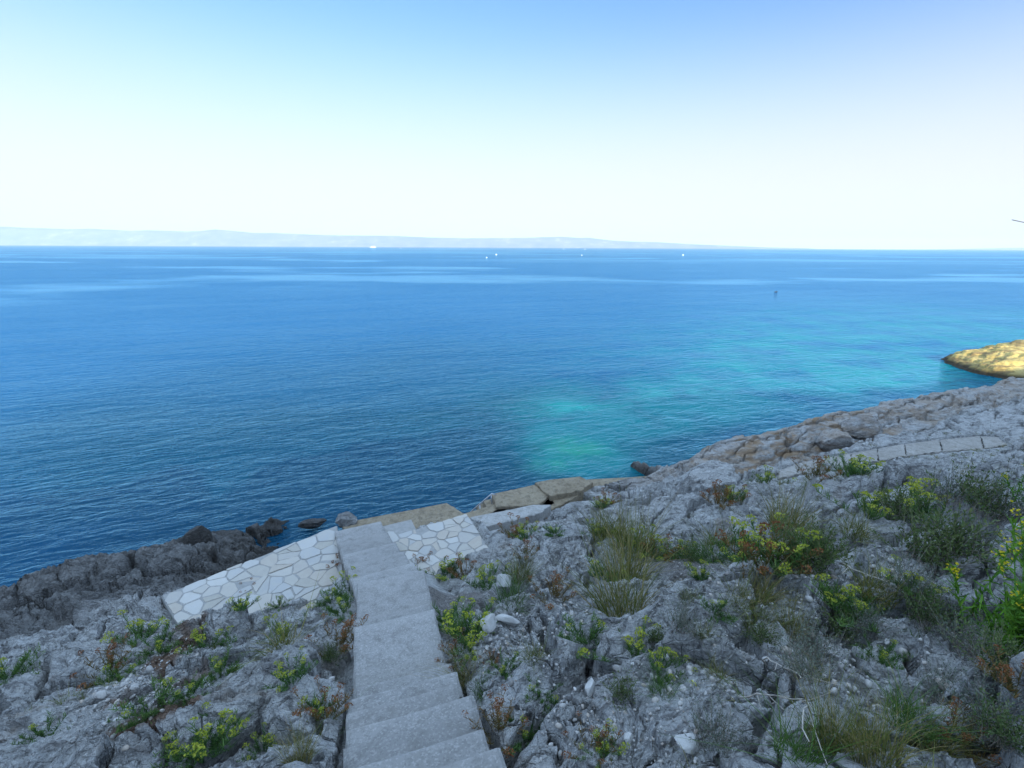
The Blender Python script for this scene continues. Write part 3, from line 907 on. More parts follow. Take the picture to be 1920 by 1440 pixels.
# rubble: thousands of small stones nobody could count
def scatter_rubble():
    rg = np.random.default_rng(5)
    protos = []
    for i in range(7):
        bm = bmesh.new(); bmesh.ops.create_icosphere(bm, subdivisions=2, radius=1.0)
        D = np.array([v.co[:] for v in bm.verts]); Fq = [[v.index for v in f.verts] for f in bm.faces]; bm.free()
        n = rg.normal(size=(13, 3)); n /= np.linalg.norm(n, axis=1)[:, None]
        pr = D @ n.T; r = np.min(np.where(pr > 0.1, rg.uniform(0.42, 0.85, 13)[None] / np.maximum(pr, 0.1), 9), axis=1)
        protos.append((D * np.minimum(r, 1.2)[:, None], np.array(Fq)))
    spots = [  # pixel centre, spread, count, size
        (1010, 1185, 0.5, 320, 0.033), (1060, 1225, 0.5, 130, 0.028), (960, 1215, 0.35, 200, 0.03), (1100, 1320, 0.33, 200, 0.024), (1090, 1385, 0.28, 150, 0.02),
        (255, 1300, 0.45, 520, 0.03), (330, 1222, 0.3, 220, 0.026), (245, 1365, 0.3, 260, 0.028), (1250, 1080, 1.1, 900, 0.018), (1390, 1090, 1.0, 500, 0.022),
        (860, 1140, 0.6, 500, 0.014), (1285, 1290, 0.35, 130, 0.035), (1650, 1030, 0.9, 260, 0.035), (1560, 1090, 0.6, 220, 0.03), (1240, 1400, 0.3, 160, 0.02), (120, 1400, 0.5, 160, 0.02),
        (1700, 1290, 0.5, 240, 0.025), (1480, 1260, 0.5, 220, 0.03)]
    XY = []; SZ = []
    for px, py, sp, n, sz in spots:
        c = hit(px, py)
        q = c[:2] + rg.normal(0, sp * 0.6, (n, 2)); XY.append(q); SZ.append(sz * 0.46 * np.exp(rg.normal(0, 0.5, n)))
    n = 1500   # thin general scatter
    q = np.stack([rg.uniform(-6, 16, n), rg.uniform(1.2, 14, n)], 1); XY.append(q); SZ.append(0.013 * np.exp(rg.normal(0, 0.5, n)))
    XY = np.concatenate(XY); SZ = np.concatenate(SZ)
    s, t = st(XY[:, 0], XY[:, 1])
    d, _ = stair_ground(XY[:, 0], XY[:, 1])
    keep = (s < 9.2) & (d > 0.06) & (poly_sd(XY[:, 0], XY[:, 1], PAVE_L) > 0.05) & (poly_sd(XY[:, 0], XY[:, 1], PAVE_R) > 0.05) & (poly_sd(XY[:, 0], XY[:, 1], WALK) > 0.1)
    XY = XY[keep]; SZ = SZ[keep]
    Z = ground(XY[:, 0], XY[:, 1])
    V = []; Fc = []; tint = []; b = 0
    for (x, y), z, sz in zip(XY, Z, SZ):
        D, Fq = protos[rg.integers(7)]
        an = rg.uniform(0, 6.28); ca, sa = math.cos(an), math.sin(an)
        P = D * (sz * rg.uniform(0.75, 1.35), sz * rg.uniform(0.7, 1.0), sz * rg.uniform(0.5, 0.9))
        P = np.stack([P[:, 0] * ca - P[:, 1] * sa + x, P[:, 0] * sa + P[:, 1] * ca + y, P[:, 2] + z + sz * 0.25], 1)
        V.append(P); Fc.append(Fq + b); b += len(P); tint.append(np.full(len(P), rg.random()))
    V = np.concatenate(V); Fc = np.concatenate(Fc); tint = np.concatenate(tint)
    k = NT('rubble_stone'); p = k.pos()
    c = k.ramp(k.attr('tint'), [(0.0, (0.20, 0.19, 0.18)), (0.4, (0.34, 0.33, 0.315)), (0.7, (0.45, 0.44, 0.42)), (0.9, (0.36, 0.31, 0.26)), (1.0, (0.48, 0.475, 0.46))])
    nn = k.noise(p, 60.0, 4, 0.7)
    c = k.mix(k.ramp(nn, [(0.4, 0.0), (0.7, 0.4)]), c, (0.16, 0.15, 0.14))
    o = tri_obj('rubble', V, Fc, k.out(c, 0.92, k.bump(nn, 0.5, 0.006), 0.2), tint)
    tag(o, 'loose pale limestone rubble and pebbles lying in the hollows', kind='stuff')

def tri_obj(name, V, T, mat, tint=None, parent=None, smooth=False):
    V = np.asarray(V, np.float32); T = np.asarray(T, np.int32)
    me = bpy.data.meshes.new(name)
    me.vertices.add(len(V)); me.vertices.foreach_set('co', V.ravel())
    n = T.shape[1]
    me.loops.add(T.size); me.loops.foreach_set('vertex_index', T.ravel())
    me.polygons.add(len(T)); me.polygons.foreach_set('loop_start', np.arange(0, T.size, n, dtype=np.int32)); me.polygons.foreach_set('loop_total', np.full(len(T), n, np.int32))
    me.update(calc_edges=True)
    if smooth: me.shade_smooth()
    if tint is not None:
        a = me.attributes.new('tint', 'FLOAT', 'POINT'); a.data.foreach_set('value', np.asarray(tint, np.float32))
    me.materials.append(mat)
    o = bpy.data.objects.new(name, me); COL.objects.link(o)
    if parent: o.parent = parent
    return o
scatter_rubble()

# ------------------------------------------------------------------ plants
def leaf_mat(name, stops, rough=0.6, trans=0.25):
    k = NT(name)
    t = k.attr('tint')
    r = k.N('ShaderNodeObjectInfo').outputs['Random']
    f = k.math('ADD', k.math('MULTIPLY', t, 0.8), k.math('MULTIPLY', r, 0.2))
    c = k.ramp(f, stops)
    m = k.out(c, rough, None, 0.25)
    tr = k.N('ShaderNodeBsdfTranslucent', {'Color': c})
    mx = k.N('ShaderNodeMixShader', {0: trans})
    k.t.links.new(k.b.outputs[0], mx.inputs[1]); k.t.links.new(tr.outputs[0], mx.inputs[2])
    k.t.links.new(mx.outputs[0], k.n['Material Output'].inputs[0])
    return m
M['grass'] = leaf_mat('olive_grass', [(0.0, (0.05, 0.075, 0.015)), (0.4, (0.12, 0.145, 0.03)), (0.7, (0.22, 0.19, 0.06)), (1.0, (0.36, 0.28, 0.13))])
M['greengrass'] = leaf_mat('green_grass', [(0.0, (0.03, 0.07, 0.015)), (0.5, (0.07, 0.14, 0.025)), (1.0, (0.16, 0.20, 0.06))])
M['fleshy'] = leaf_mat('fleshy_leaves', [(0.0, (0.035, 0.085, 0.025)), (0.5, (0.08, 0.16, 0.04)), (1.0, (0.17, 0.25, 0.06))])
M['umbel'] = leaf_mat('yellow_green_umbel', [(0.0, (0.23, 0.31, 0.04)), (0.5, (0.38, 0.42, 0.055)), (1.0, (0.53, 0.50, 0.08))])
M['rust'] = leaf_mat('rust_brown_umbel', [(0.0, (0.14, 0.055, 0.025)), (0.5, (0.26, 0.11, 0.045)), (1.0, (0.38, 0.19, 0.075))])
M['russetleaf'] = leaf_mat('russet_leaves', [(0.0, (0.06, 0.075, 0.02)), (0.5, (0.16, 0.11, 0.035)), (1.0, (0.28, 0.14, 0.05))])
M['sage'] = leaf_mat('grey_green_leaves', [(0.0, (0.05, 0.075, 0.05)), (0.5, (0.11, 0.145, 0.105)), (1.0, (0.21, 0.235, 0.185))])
M['darkleaf'] = leaf_mat('dark_green_leaves', [(0.0, (0.035, 0.065, 0.022)), (0.5, (0.075, 0.12, 0.035)), (1.0, (0.16, 0.19, 0.065))])
M['brightleaf'] = leaf_mat('bright_green_leaves', [(0.0, (0.04, 0.12, 0.012)), (0.5, (0.09, 0.22, 0.02)), (1.0, (0.20, 0.34, 0.035))])
M['yellow'] = leaf_mat('yellow_petals', [(0.0, (0.55, 0.45, 0.02)), (1.0, (0.78, 0.66, 0.04))])
M['twig'] = leaf_mat('dry_twigs', [(0.0, (0.10, 0.08, 0.06)), (0.5, (0.22, 0.19, 0.15)), (1.0, (0.42, 0.38, 0.32))], trans=0.0)

class PB:
    """collects thin blades and leaves into one mesh"""
    def __init__(self): self.V = []; self.T = []; self.c = []; self.n = 0
    def blade(self, p, d, L, w, bend, rg, tint, seg=3, tip=0.1):
        d = np.asarray(d, float); d = d / np.linalg.norm(d)
        side = np.cross(d, rg.normal(size=3)); side /= np.linalg.norm(side) + 1e-9
        p = np.asarray(p, float)
        P = []
        for i in range(seg + 1):
            f = i / seg
            q = p + d * L * f + np.array([bend[0], bend[1], bend[2]]) * L * f * f
            ww = w * (1 - f * (1 - tip)) * (0.6 + 0.8 * f if f < 0.5 else 1.0)
            P += [q - side * ww / 2, q + side * ww / 2]
        b = self.n
        self.V += P; self.n += len(P); self.c += [tint] * len(P)
        for i in range(seg):
            a = b + 2 * i
            self.T += [(a, a + 1, a + 3, a + 2)]
        return P[-1]
    def leaf(self, p, d, L, w, rg, tint):
        d = np.asarray(d, float); d = d / np.linalg.norm(d)
        side = np.cross(d, rg.normal(size=3)); side /= np.linalg.norm(side) + 1e-9
        b = self.n; p = np.asarray(p, float)
        self.V += [p, p + d * L * 0.5 + side * w / 2, p + d * L, p + d * L * 0.5 - side * w / 2]
        self.n += 4; self.c += [tint] * 4
        self.T.append((b, b + 1, b + 2, b + 3))
    def obj(self, name, mat, parent=None):
        return tri_obj(name, np.array(self.V), np.array(self.T), mat, self.c, parent)

def updir(rg, spread):
    a = rg.uniform(0, 6.2832); r = abs(rg.normal(0, spread))
    return np.array([math.cos(a) * r, math.sin(a) * r, 1.0])

def proto_grass(seed, mat, n=230, h=0.5, rad=0.12, spread=0.35, straw=0.25, w=0.006):
    rg = np.random.default_rng(seed); b = PB()
    for i in range(n):
        a = rg.uniform(0, 6.28); r = rad * math.sqrt(rg.random())
        p = (math.cos(a) * r, math.sin(a) * r, -0.05)
        d = updir(rg, spread); d[0] += p[0] * 1.5; d[1] += p[1] * 1.5
        L = h * rg.uniform(0.3, 1.15) * (1.0 - 0.45 * r / rad * rg.random())
        bend = np.array([d[0] * 0.7 + rg.normal(0, 0.2), d[1] * 0.7 + rg.normal(0, 0.2), -rg.uniform(0.05, 0.45)])
        tn = rg.uniform(0.6, 1.0) if rg.random() < straw else rg.uniform(0, 0.55)
        b.blade(p, d, L, w * rg.uniform(0.7, 1.4), bend, rg, tn, 4)
    root = b.obj('grass_tuft', mat)
    return root

def umbel_mesh(pb, rg, c, up, r, n=26):
    up = up / np.linalg.norm(up)
    a = np.cross(up, (1, 0.3, 0)); a /= np.linalg.norm(a); bb = np.cross(up, a)
    for i in range(n):
        rr = r * math.sqrt(rg.random()); an = rg.uniform(0, 6.28)
        p = c + a * rr * math.cos(an) + bb * rr * math.sin(an) + up * (r * 0.55 * (1 - (rr / r) ** 2)) + rg.normal(0, r * 0.05, 3)
        for k in range(2):
            pb.leaf(p, updir(rg, 1.2), r * 0.34, r * 0.32, rg, np.clip(rg.uniform(0.0, 1.0), 0, 1))

def proto_samphire(seed, leafm, flowm, n_stem=16, h=0.26, rad=0.16, n_umb=9, ur=0.033, dense=1.0):
    rg = np.random.default_rng(seed)
    root = empty('samphire', (0, 0, 0))
    lf = PB(); sm = PB(); tops = []
    for i in range(n_stem):
        a = rg.uniform(0, 6.28); r = rad * math.sqrt(rg.random())
        base = np.array([math.cos(a) * r * 0.5, math.sin(a) * r * 0.5, -0.04])
        out = np.array([math.cos(a), math.sin(a), 0]) * r * rg.uniform(1.0, 2.2)
        H = h * rg.uniform(0.55, 1.15) * (1 - 0.35 * r / rad)
        top = base + out + np.array([0, 0, H])
        sm.blade(base, top - base, np.linalg.norm(top - base), 0.006, (0, 0, 0), rg, rg.random() * 0.6, 2, 0.7)
        for k in range(int(20 * dense)):
            f = rg.uniform(0.12, 0.97)
            q = base + (top - base) * f
            dd = updir(rg, 0.9) * rg.choice([1, 1, 1, 0.5])
            L = rg.uniform(0.035, 0.075)
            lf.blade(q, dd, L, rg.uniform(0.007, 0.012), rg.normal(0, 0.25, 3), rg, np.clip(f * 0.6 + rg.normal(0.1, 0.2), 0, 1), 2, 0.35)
            if rg.random() < 0.5: lf.blade(q + dd / np.linalg.norm(dd) * L * 0.5, updir(rg, 1.1), L * 0.7, 0.008, rg.normal(0, 0.2, 3), rg, np.clip(f * 0.6 + rg.normal(0.15, 0.2), 0, 1), 2, 0.35)
        tops.append(top)
    lf.obj('foliage', leafm, root); sm.obj('stem', leafm, root)
    order = sorted(range(len(tops)), key=lambda i: -tops[i][2])[:n_umb]
    for i in order:
        u = PB(); up = updir(rg, 0.35)
        r = ur * rg.uniform(0.75, 1.25)
        c = tops[i] + np.array([0, 0, 0.035])
        for k in range(5):
            e = c + np.append(rg.normal(0, r * 0.45, 2), 0.005)
            u.blade(tops[i], e - tops[i], np.linalg.norm(e - tops[i]), 0.003, (0, 0, 0), rg, 0.2, 1, 0.8)
        umbel_mesh(u, rg, c, up, r)
        u.obj('flower_head', flowm, root)
    return root

def proto_shrub(seed, mat, n=105, h=0.42, rad=0.30, leaf=0.022, lw=0.006, nl=14):
    rg = np.random.default_rng(seed)
    root = empty('shrub', (0, 0, 0))
    tw = PB(); lf = PB()
    for i in range(n):
        d = updir(rg, 0.75); d /= np.linalg.norm(d)
        L = h * rg.uniform(0.6, 1.1) * (0.75 + 0.25 * d[2])
        base = np.array([rg.normal(0, rad * 0.25), rg.normal(0, rad * 0.25), -0.04])
        bend = np.array([rg.normal(0, 0.2), rg.normal(0, 0.2), rg.uniform(-0.1, 0.3)])
        tw.blade(base, d, L, 0.005, bend, rg, rg.random() * 0.7, 3, 0.3)
        for k in range(nl):
            f = rg.uniform(0.35, 1.02)
            q = base + d * L * f + bend * L * f * f
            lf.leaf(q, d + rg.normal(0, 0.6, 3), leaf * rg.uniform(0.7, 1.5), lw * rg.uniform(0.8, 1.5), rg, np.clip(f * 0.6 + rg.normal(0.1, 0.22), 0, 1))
    tw.obj('twigs', M['twig'], root); lf.obj('foliage', mat, root)
    return root

def proto_flowerbush(seed, n=26, h=0.9):
    rg = np.random.default_rng(seed)
    root = empty('flowering_bush', (0, 0, 0))
    st_ = PB(); lf = PB(); fl = PB()
    for i in range(n):
        d = updir(rg, 0.33); L = h * rg.uniform(0.5, 1.05); d /= np.linalg.norm(d)
        base = np.array([rg.normal(0, 0.10), rg.normal(0, 0.10), -0.05])
        bend = rg.normal(0, 0.12, 3)
        st_.blade(base, d, L, 0.009, bend, rg, rg.random() * 0.5, 4, 0.5)
        for k in range(80):
            f = rg.uniform(0.12, 0.98); q = base + d * L * f + bend * L * f * f
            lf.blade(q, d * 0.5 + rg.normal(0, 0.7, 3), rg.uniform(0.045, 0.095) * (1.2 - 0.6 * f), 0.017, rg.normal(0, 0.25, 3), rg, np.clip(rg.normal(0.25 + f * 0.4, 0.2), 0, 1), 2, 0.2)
        for k in range(22):
            f = rg.uniform(0.78, 1.05); q = base + d * L * f + bend * L * f * f + rg.normal(0, 0.02, 3)
            if rg.random() < 0.75:
                for j in range(4): fl.leaf(q, updir(rg, 1.0), 0.014, 0.010, rg, rg.random())
    st_.obj('stem', M['brightleaf'], root); lf.obj('foliage', M['brightleaf'], root); fl.obj('flowers', M['yellow'], root)
    return root

def copy_tree(o, parent=None):
    c = o.copy(); COL.objects.link(c); c.parent = parent
    for ch in [k for k in bpy.data.objects if k.parent == o]: copy_tree(ch, c)
    return c

PROTO = {
    'sam': [proto_samphire(100 + i, M['fleshy'], M['umbel'], 18 + 3 * i, 0.25, 0.17, 11 + i, 0.042, 1.5) for i in range(3)],
    'leafy': [proto_samphire(120 + i, M['fleshy'], M['umbel'], 20, 0.20, 0.18, 3, 0.036, 1.8) for i in range(2)],
    'rust': [proto_samphire(140 + i, M['russetleaf'], M['rust'], 17, 0.30, 0.17, 11, 0.042, 1.2) for i in range(2)],
    'tall': [proto_grass(160 + i, M['grass'], 380, 0.66, 0.16, 0.18, 0.45) for i in range(2)],
    'grass': [proto_grass(170 + i, M['grass'], 210, 0.40, 0.12, 0.45, 0.25) for i in range(2)],
    'green': [proto_grass(180 + i, M['greengrass'], 220, 0.38, 0.12, 0.45, 0.1) for i in range(2)],
    'sage': [proto_shrub(190 + i, M['sage']) for i in range(2)],
    'dark': [proto_shrub(200 + i, M['darkleaf'], 110, 0.36, 0.30, 0.030, 0.010) for i in range(2)],
    'bush': [proto_flowerbush(210)],
}
USED = set()
CATS = {'sam': 'plant', 'leafy': 'plant', 'rust': 'plant', 'tall': 'grass', 'grass': 'grass', 'green': 'grass', 'sage': 'shrub', 'dark': 'shrub', 'bush': 'bush'}
GRP = {'sam': 'yellow flowered samphire plants', 'leafy': 'leafy samphire plants', 'rust': 'rust brown samphire plants', 'tall': 'tall grass tufts', 'grass': 'grass tufts', 'green': 'green grass tufts',
       'sage': 'grey green shrubs', 'dark': 'dark green shrubs', 'bush': 'yellow flowered bushes'}
def plant(kind, px, py, sc, label, tilt=None, dz=0.0):
    k = len([1 for u in USED if u[0] == kind])
    src = PROTO[kind][k % len(PROTO[kind])]
    if k < len(PROTO[kind]): o = src
    else: o = copy_tree(src)
    USED.add((kind, k))
    p = hit(px, py)
    sc = sc * (1.32 if math.hypot(p[0], p[1]) > 4 else 1.0) * (0.82 if kind in ('sage', 'dark') else 1.0)
    o.location = (p[0], p[1], p[2] + dz)
    # plants on the slope lean a little down hill
    lean = random.uniform(0.05, 0.2)
    o.rotation_euler = (-lean if tilt is None else tilt[0], random.uniform(-0.1, 0.1) if tilt is None else tilt[1], random.uniform(0, 6.28) if tilt is None else random.uniform(-0.3, 0.3))
    o.scale = (sc * random.uniform(0.92, 1.08), sc * random.uniform(0.92, 1.08), sc * random.uniform(0.92, 1.08))
    tag(o, label, CATS[kind], GRP[kind])
    return o
exec_list = PLANTS = [
 # ---- right of the stairs
 ('rust', 808, 1066, 0.8, 'rust brown samphire at the lower left corner of the right terrace touching the stairs'),
 ('sam', 836, 1078, 1.0, 'yellow green samphire between the rust brown clump and the square pale stone'),
 ('rust', 872, 1080, 0.8, 'rust brown samphire hanging under the lower edge of the right terrace'),
 ('sam', 912, 1105, 1.0, 'samphire crowded with small yellow heads left of the square pale stone'),
 ('green', 960, 1130, 1.1, 'bright green grass tuft behind the triangular pale stone'),
 ('tall', 975, 1085, 0.75, 'upright olive grass tuft right of the square pale stone'),
 ('rust', 1038, 1130, 0.7, 'russet plant in the crack under the tall rock face beside the square stone'),
 ('leafy', 845, 1168, 0.85, 'leafy green clump at the stair edge level with the triangular stone'),
 ('sam', 875, 1190, 0.95, 'yellow flowered samphire just left of the triangular pale stone'),
 ('rust', 862, 1238, 0.7, 'rust brown seed heads against the right stair edge beside the broad landing'),
 ('sam', 882, 1225, 0.7, 'small yellow samphire below the triangular stone'),
 ('tall', 875, 1280, 0.7, 'thin olive grass leaning on the right stair edge above the last steps'),
 ('green', 905, 1300, 0.6, 'short green grass in the hollow right of the lowest visible steps'),
 ('leafy', 945, 1262, 0.55, 'tiny leafy clump with one yellow head on the blue grey rock'),
 ('rust', 935, 1385, 0.7, 'dark russet plant at the bottom edge right beside the stairs'),
 ('leafy', 985, 1390, 0.6, 'low dark green clump near the bottom edge between stairs and white stone'),
 ('leafy', 1012, 1310, 0.55, 'dark green clump under the long rib of rock'),
 ('grass', 1000, 1235, 0.6, 'olive grass tuft on the scree below the triangular stone'),
 ('rust', 925, 1243, 0.35, 'small dead brown leaf cluster on the blue grey rock right of the stairs'),
 ('rust', 968, 1003, 1.0, 'orange brown samphire on the rocks off the right corner of the terrace'),
 ('sam', 985, 1012, 0.8, 'yellow green samphire touching the orange brown plant off the terrace corner'),
 ('rust', 1005, 978, 0.7, 'brown tuft in the rocks below the pale concrete strip'),
 ('leafy', 1040, 1002, 0.6, 'small green cushion on the pale outcrop right of the terrace'),
 ('rust', 985, 1045, 0.6, 'russet plant in the crack under the outcrop right of the terrace'),
 ('rust', 1140, 945, 0.8, 'rusty plant on the rounded outcrop behind the tall grass'),
 ('sam', 1125, 955, 0.7, 'yellow green cushion at the foot of the rounded outcrop behind the tall grass'),
 # ---- the tall grass and its surroundings
 ('tall', 1140, 1010, 1.1, 'tall olive grass at the upper left of the large grass stand'),
 ('tall', 1185, 1030, 1.25, 'tallest olive grass tuft at the top of the large grass stand'),
 ('tall', 1170, 1085, 1.15, 'thick olive grass in the middle of the large grass stand'),
 ('tall', 1165, 1150, 1.15, 'drooping olive grass at the foot of the large grass stand beside the rock face'),
 ('sam', 1120, 1005, 0.7, 'yellow samphire left of the large grass stand'),
 ('leafy', 1130, 1080, 0.8, 'leafy green samphire at the left foot of the large grass stand'),
 ('sam', 1215, 1040, 1.0, 'yellow flowered samphire right against the large grass stand'),
 ('rust', 1245, 1050, 0.8, 'rust brown heads right of the large grass stand'),
 ('sam', 1270, 1048, 0.7, 'small yellow samphire on the rim above the gritty hollow'),
 ('dark', 1300, 1050, 0.8, 'dark bushy plant on the rim above the gritty hollow'),
 ('grass', 1345, 1025, 1.2, 'brownish grass tuft at the middle of the planted rim above the hollow'),
 ('green', 1330, 1050, 1.0, 'green grass tuft in front of the brownish tuft above the hollow'),
 ('sam', 1395, 1050, 1.1, 'yellow samphire right of the brownish tuft on the rim above the hollow'),
 ('rust', 1425, 1060, 0.9, 'russet clump right of the yellow samphire on the rim above the hollow'),
 ('sam', 1455, 1065, 1.0, 'largest yellow flower heads at the right end of the planted rim'),
 ('dark', 1500, 1070, 1.0, 'dark green shrub at the right end of the planted rim above the hollow'),
 ('dark', 1535, 1050, 0.9, 'dark green shrub behind the right end of the planted rim'),
 ('tall', 1475, 990, 1.1, 'tall pale grass standing alone on the blue grey rocks beyond the planted rim'),
 ('grass', 1510, 1020, 1.1, 'olive grass below the lone tall pale grass'),
 ('sam', 1318, 1090, 0.5, 'single little yellow samphire in the gritty hollow'),
 ('tall', 1420, 1125, 0.75, 'olive grass tuft right of the gritty hollow'),
 ('grass', 1380, 1125, 0.8, 'short grass tuft below the gritty hollow'),
 ('grass', 1295, 1130, 0.65, 'brownish short grass on the rock edge below the gritty hollow'),
 ('sage', 1275, 1180, 0.65, 'grey green shrub on the rock edge below the gritty hollow'),
 ('grass', 1315, 1195, 0.5, 'dark grass tuft between the grey green shrub and smooth block'),
 ('grass', 1420, 1170, 0.7, 'dry grass on the block right of the grey green shrub'),
 ('leafy', 1340, 1150, 0.5, 'small yellowish clump on the rock below the hollow'),
 # ---- middle bottom
 ('leafy', 1105, 1205, 0.8, 'dark leafy plant with few yellow heads under the tall rock face'),
 ('sam', 1190, 1235, 0.9, 'yellow green samphire on the rib of rock in the middle foreground'),
 ('dark', 1230, 1212, 0.45, 'small dark shrub in the cleft beside the foreground samphire'),
 ('sam', 1235, 1265, 0.65, 'sparse yellow samphire at the edge of the upright stones'),
 ('green', 1240, 1305, 0.65, 'green grass blades below the upright stones'),
 ('dark', 1165, 1310, 0.5, 'dark low shrub left of the green grass blades'),
 ('sage', 1340, 1400, 0.75, 'big grey green shrub at the bottom edge'),
 ('dark', 1425, 1215, 0.6, 'bushy dark green plant on the block above the upright stones'),
 ('grass', 1345, 1270, 0.5, 'dry grass between the upright stones'),
 ('sam', 1135, 1425, 0.5, 'yellow heads at the bottom edge left of the white stone'),
 ('rust', 1105, 1415, 0.5, 'brown and yellow plant at the bottom edge right of the stairs'),
 # ---- right side
 ('sam', 1440, 905, 1.0, 'yellow samphire on the rocks before the left end of the concrete path'),
 ('rust', 1350, 945, 1.1, 'orange brown plant on the blue grey rocks right of the rounded outcrop'),
 ('sam', 1375, 942, 0.9, 'yellow heads right beside the orange brown plant on the blue grey rocks'),
 ('sam', 1590, 892, 1.1, 'yellow green samphire in front of the concrete path'),
 ('rust', 1530, 900, 1.0, 'brown plant in front of the concrete path'),
 ('sam', 1625, 965, 1.1, 'yellow green samphire left of the largest flowering clump on the right'),
 ('dark', 1680, 975, 1.1, 'dark bushes left of the largest flowering clump on the right'),
 ('sam', 1740, 975, 1.5, 'largest domed clump of yellow heads on the right above the long rock'),
 ('sage', 1780, 950, 1.0, 'grey shrub behind the largest flowering clump on the right'),
 ('dark', 1830, 960, 1.2, 'dark shrub under the long smooth slab on the right'),
 ('sage', 1880, 985, 1.1, 'grey green shrub at the right edge under the smooth slab'),
 ('dark', 1770, 1040, 1.1, 'dark green shrub below the long rock on the right'),
 ('dark', 1730, 1055, 0.9, 'dark shrub in the shade left below the long rock on the right'),
 ('sage', 1815, 1040, 0.9, 'blue green shrub right below the long rock on the right'),
 ('grass', 1600, 1010, 0.9, 'brown grass tuft at the left end of the long rock on the right'),
 ('sage', 1700, 1110, 0.7, 'blue green shrub on the boulder strewn slope left of the yellow bush'),
 ('grass', 1640, 1120, 0.9, 'sparse grass on the stony slope right of the dead stick'),
 ('sam', 1575, 1140, 0.6, 'little yellow samphire at the lower end of the dead stick'),
 ('leafy', 1605, 1165, 0.8, 'leafy green clump in front of the rounded block on the right'),
 ('sam', 1700, 1150, 0.5, 'single yellow samphire right of the rounded block'),
 ('dark', 1575, 1200, 0.7, 'dark olive shrub on the slab below the rounded block'),
 ('sage', 1620, 1210, 0.75, 'grey blue shrub right on the slab below the rounded block'),
 ('dark', 1735, 1180, 0.6, 'small dark shrub on the slab left of the dry brown thicket'),
 ('bush', 1880, 1225, 0.85, 'bright green bush with yellow flowers at the right edge', (-0.1, 0.35)),
 ('bush', 1935, 1080, 0.55, 'bright green bush with yellow flowers cut by the right edge', (-0.1, 0.2)),
 ('bush', 1940, 960, 0.6, 'distant bright green bush at the right edge above the other bushes', (0, 0.1)),
 ('sage', 1800, 1230, 0.8, 'dry brown grey thicket below the yellow flowered bush'),
 ('dark', 1870, 1260, 0.8, 'dark thicket at the right edge below the yellow flowered bush'),
 ('leafy', 1650, 1240, 0.5, 'yellow green tuft on the pale broken slab'),
 ('sage', 1520, 1240, 0.8, 'wide grey green shrub left of the pale broken slab'),
 ('sage', 1500, 1290, 0.7, 'grey green shrub above the dead branches'),
 ('tall', 1480, 1190, 0.6, 'dark olive grass between the smooth block and wide grey shrub'),
 ('green', 1500, 1420, 0.75, 'green grass at the bottom edge beside the dead branches'),
 ('tall', 1560, 1410, 0.6, 'tall straw flecked grass at the bottom edge right of the dead branches'),
 ('tall', 1640, 1420, 0.55, 'tall grass at the bottom edge below the pale broken slab'),
 ('green', 1700, 1360, 0.7, 'green grass in front of the pale broken slab'),
 ('tall', 1740, 1410, 0.55, 'dry grass at the bottom edge left of the corner thicket'),
 ('sage', 1830, 1350, 0.7, 'feathery grey green shrub in the bottom right corner'),
 ('sage', 1760, 1320, 0.6, 'feathery grey shrub left of the corner shrub'),
 ('dark', 1880, 1400, 0.6, 'dark undergrowth plant in the very bottom right corner'),
 ('rust', 1800, 1395, 0.5, 'brown seed heads among the corner shrubs'),
 ('rust', 1895, 1330, 0.55, 'big rust brown seed heads at the right edge near the corner'),
 # ---- left of the stairs
 ('rust', 640, 1068, 0.7, 'red brown plant where the left terrace meets the stairs'),
 ('sam', 655, 1112, 0.85, 'bright yellow green samphire against the left stair edge below the terrace'),
 ('leafy', 648, 1150, 0.7, 'dark leafy clump against the left stair edge under the bright samphire'),
 ('rust', 600, 1075, 0.55, 'rusty heads over the lower edge of the left terrace near the stairs'),
 ('rust', 475, 1118, 0.6, 'red and yellow heads at the middle of the left terrace edge'),
 ('sam', 455, 1140, 0.55, 'yellow samphire just below the left terrace edge'),
 ('leafy', 525, 1140, 0.5, 'small green clump on the grey rock below the terrace edge'),
 ('leafy', 620, 1130, 0.6, 'green clump on the bright rock close to the stairs'),
 ('grass', 530, 1215, 1.0, 'olive grass tuft with yellow heads in the middle of the left rocks'),
 ('sam', 535, 1200, 0.8, 'yellow samphire growing in the olive grass tuft on the left rocks'),
 ('rust', 630, 1215, 0.75, 'tall rust brown plant against the left stair edge by the broad landing'),
 ('dark', 620, 1240, 0.5, 'dark shrub under the tall rust brown plant left of the stairs'),
 ('sam', 545, 1280, 0.65, 'yellow green heads on the big pale block left of the stairs'),
 ('rust', 608, 1345, 0.75, 'rust and green plant against the left stair edge near the bottom'),
 ('green', 605, 1370, 0.8, 'green grass against the left stair edge near the bottom'),
 ('tall', 560, 1425, 0.55, 'straw coloured grass at the bottom edge left of the stairs'),
 ('sam', 595, 1330, 0.5, 'yellow samphire on top of the rust and green plant by the stairs'),
 ('sam', 265, 1200, 0.9, 'yellow green samphire at the left end of the pebbly soil pocket'),
 ('leafy', 300, 1225, 0.85, 'fresh green clump just right above the pebbly soil pocket'),
 ('sam', 385, 1215, 0.85, 'bright yellow green samphire right of the pebbly soil pocket'),
 ('leafy', 410, 1270, 0.8, 'dark green plant in the black hole under the big left block'),
 ('rust', 200, 1265, 0.8, 'dull brown plant under the overhanging left rock'),
 ('leafy', 225, 1275, 0.7, 'green plant under the overhanging left rock beside the brown one'),
 ('leafy', 15, 1275, 0.9, 'bright leafy clump cut by the left edge'),
 ('leafy', 302, 1330, 0.75, 'round dark green cushion below the pebbly soil pocket'),
 ('leafy', 350, 1315, 0.5, 'small dark clump right of the round green cushion'),
 ('leafy', 85, 1385, 0.55, 'small pale green clump near the lower left corner'),
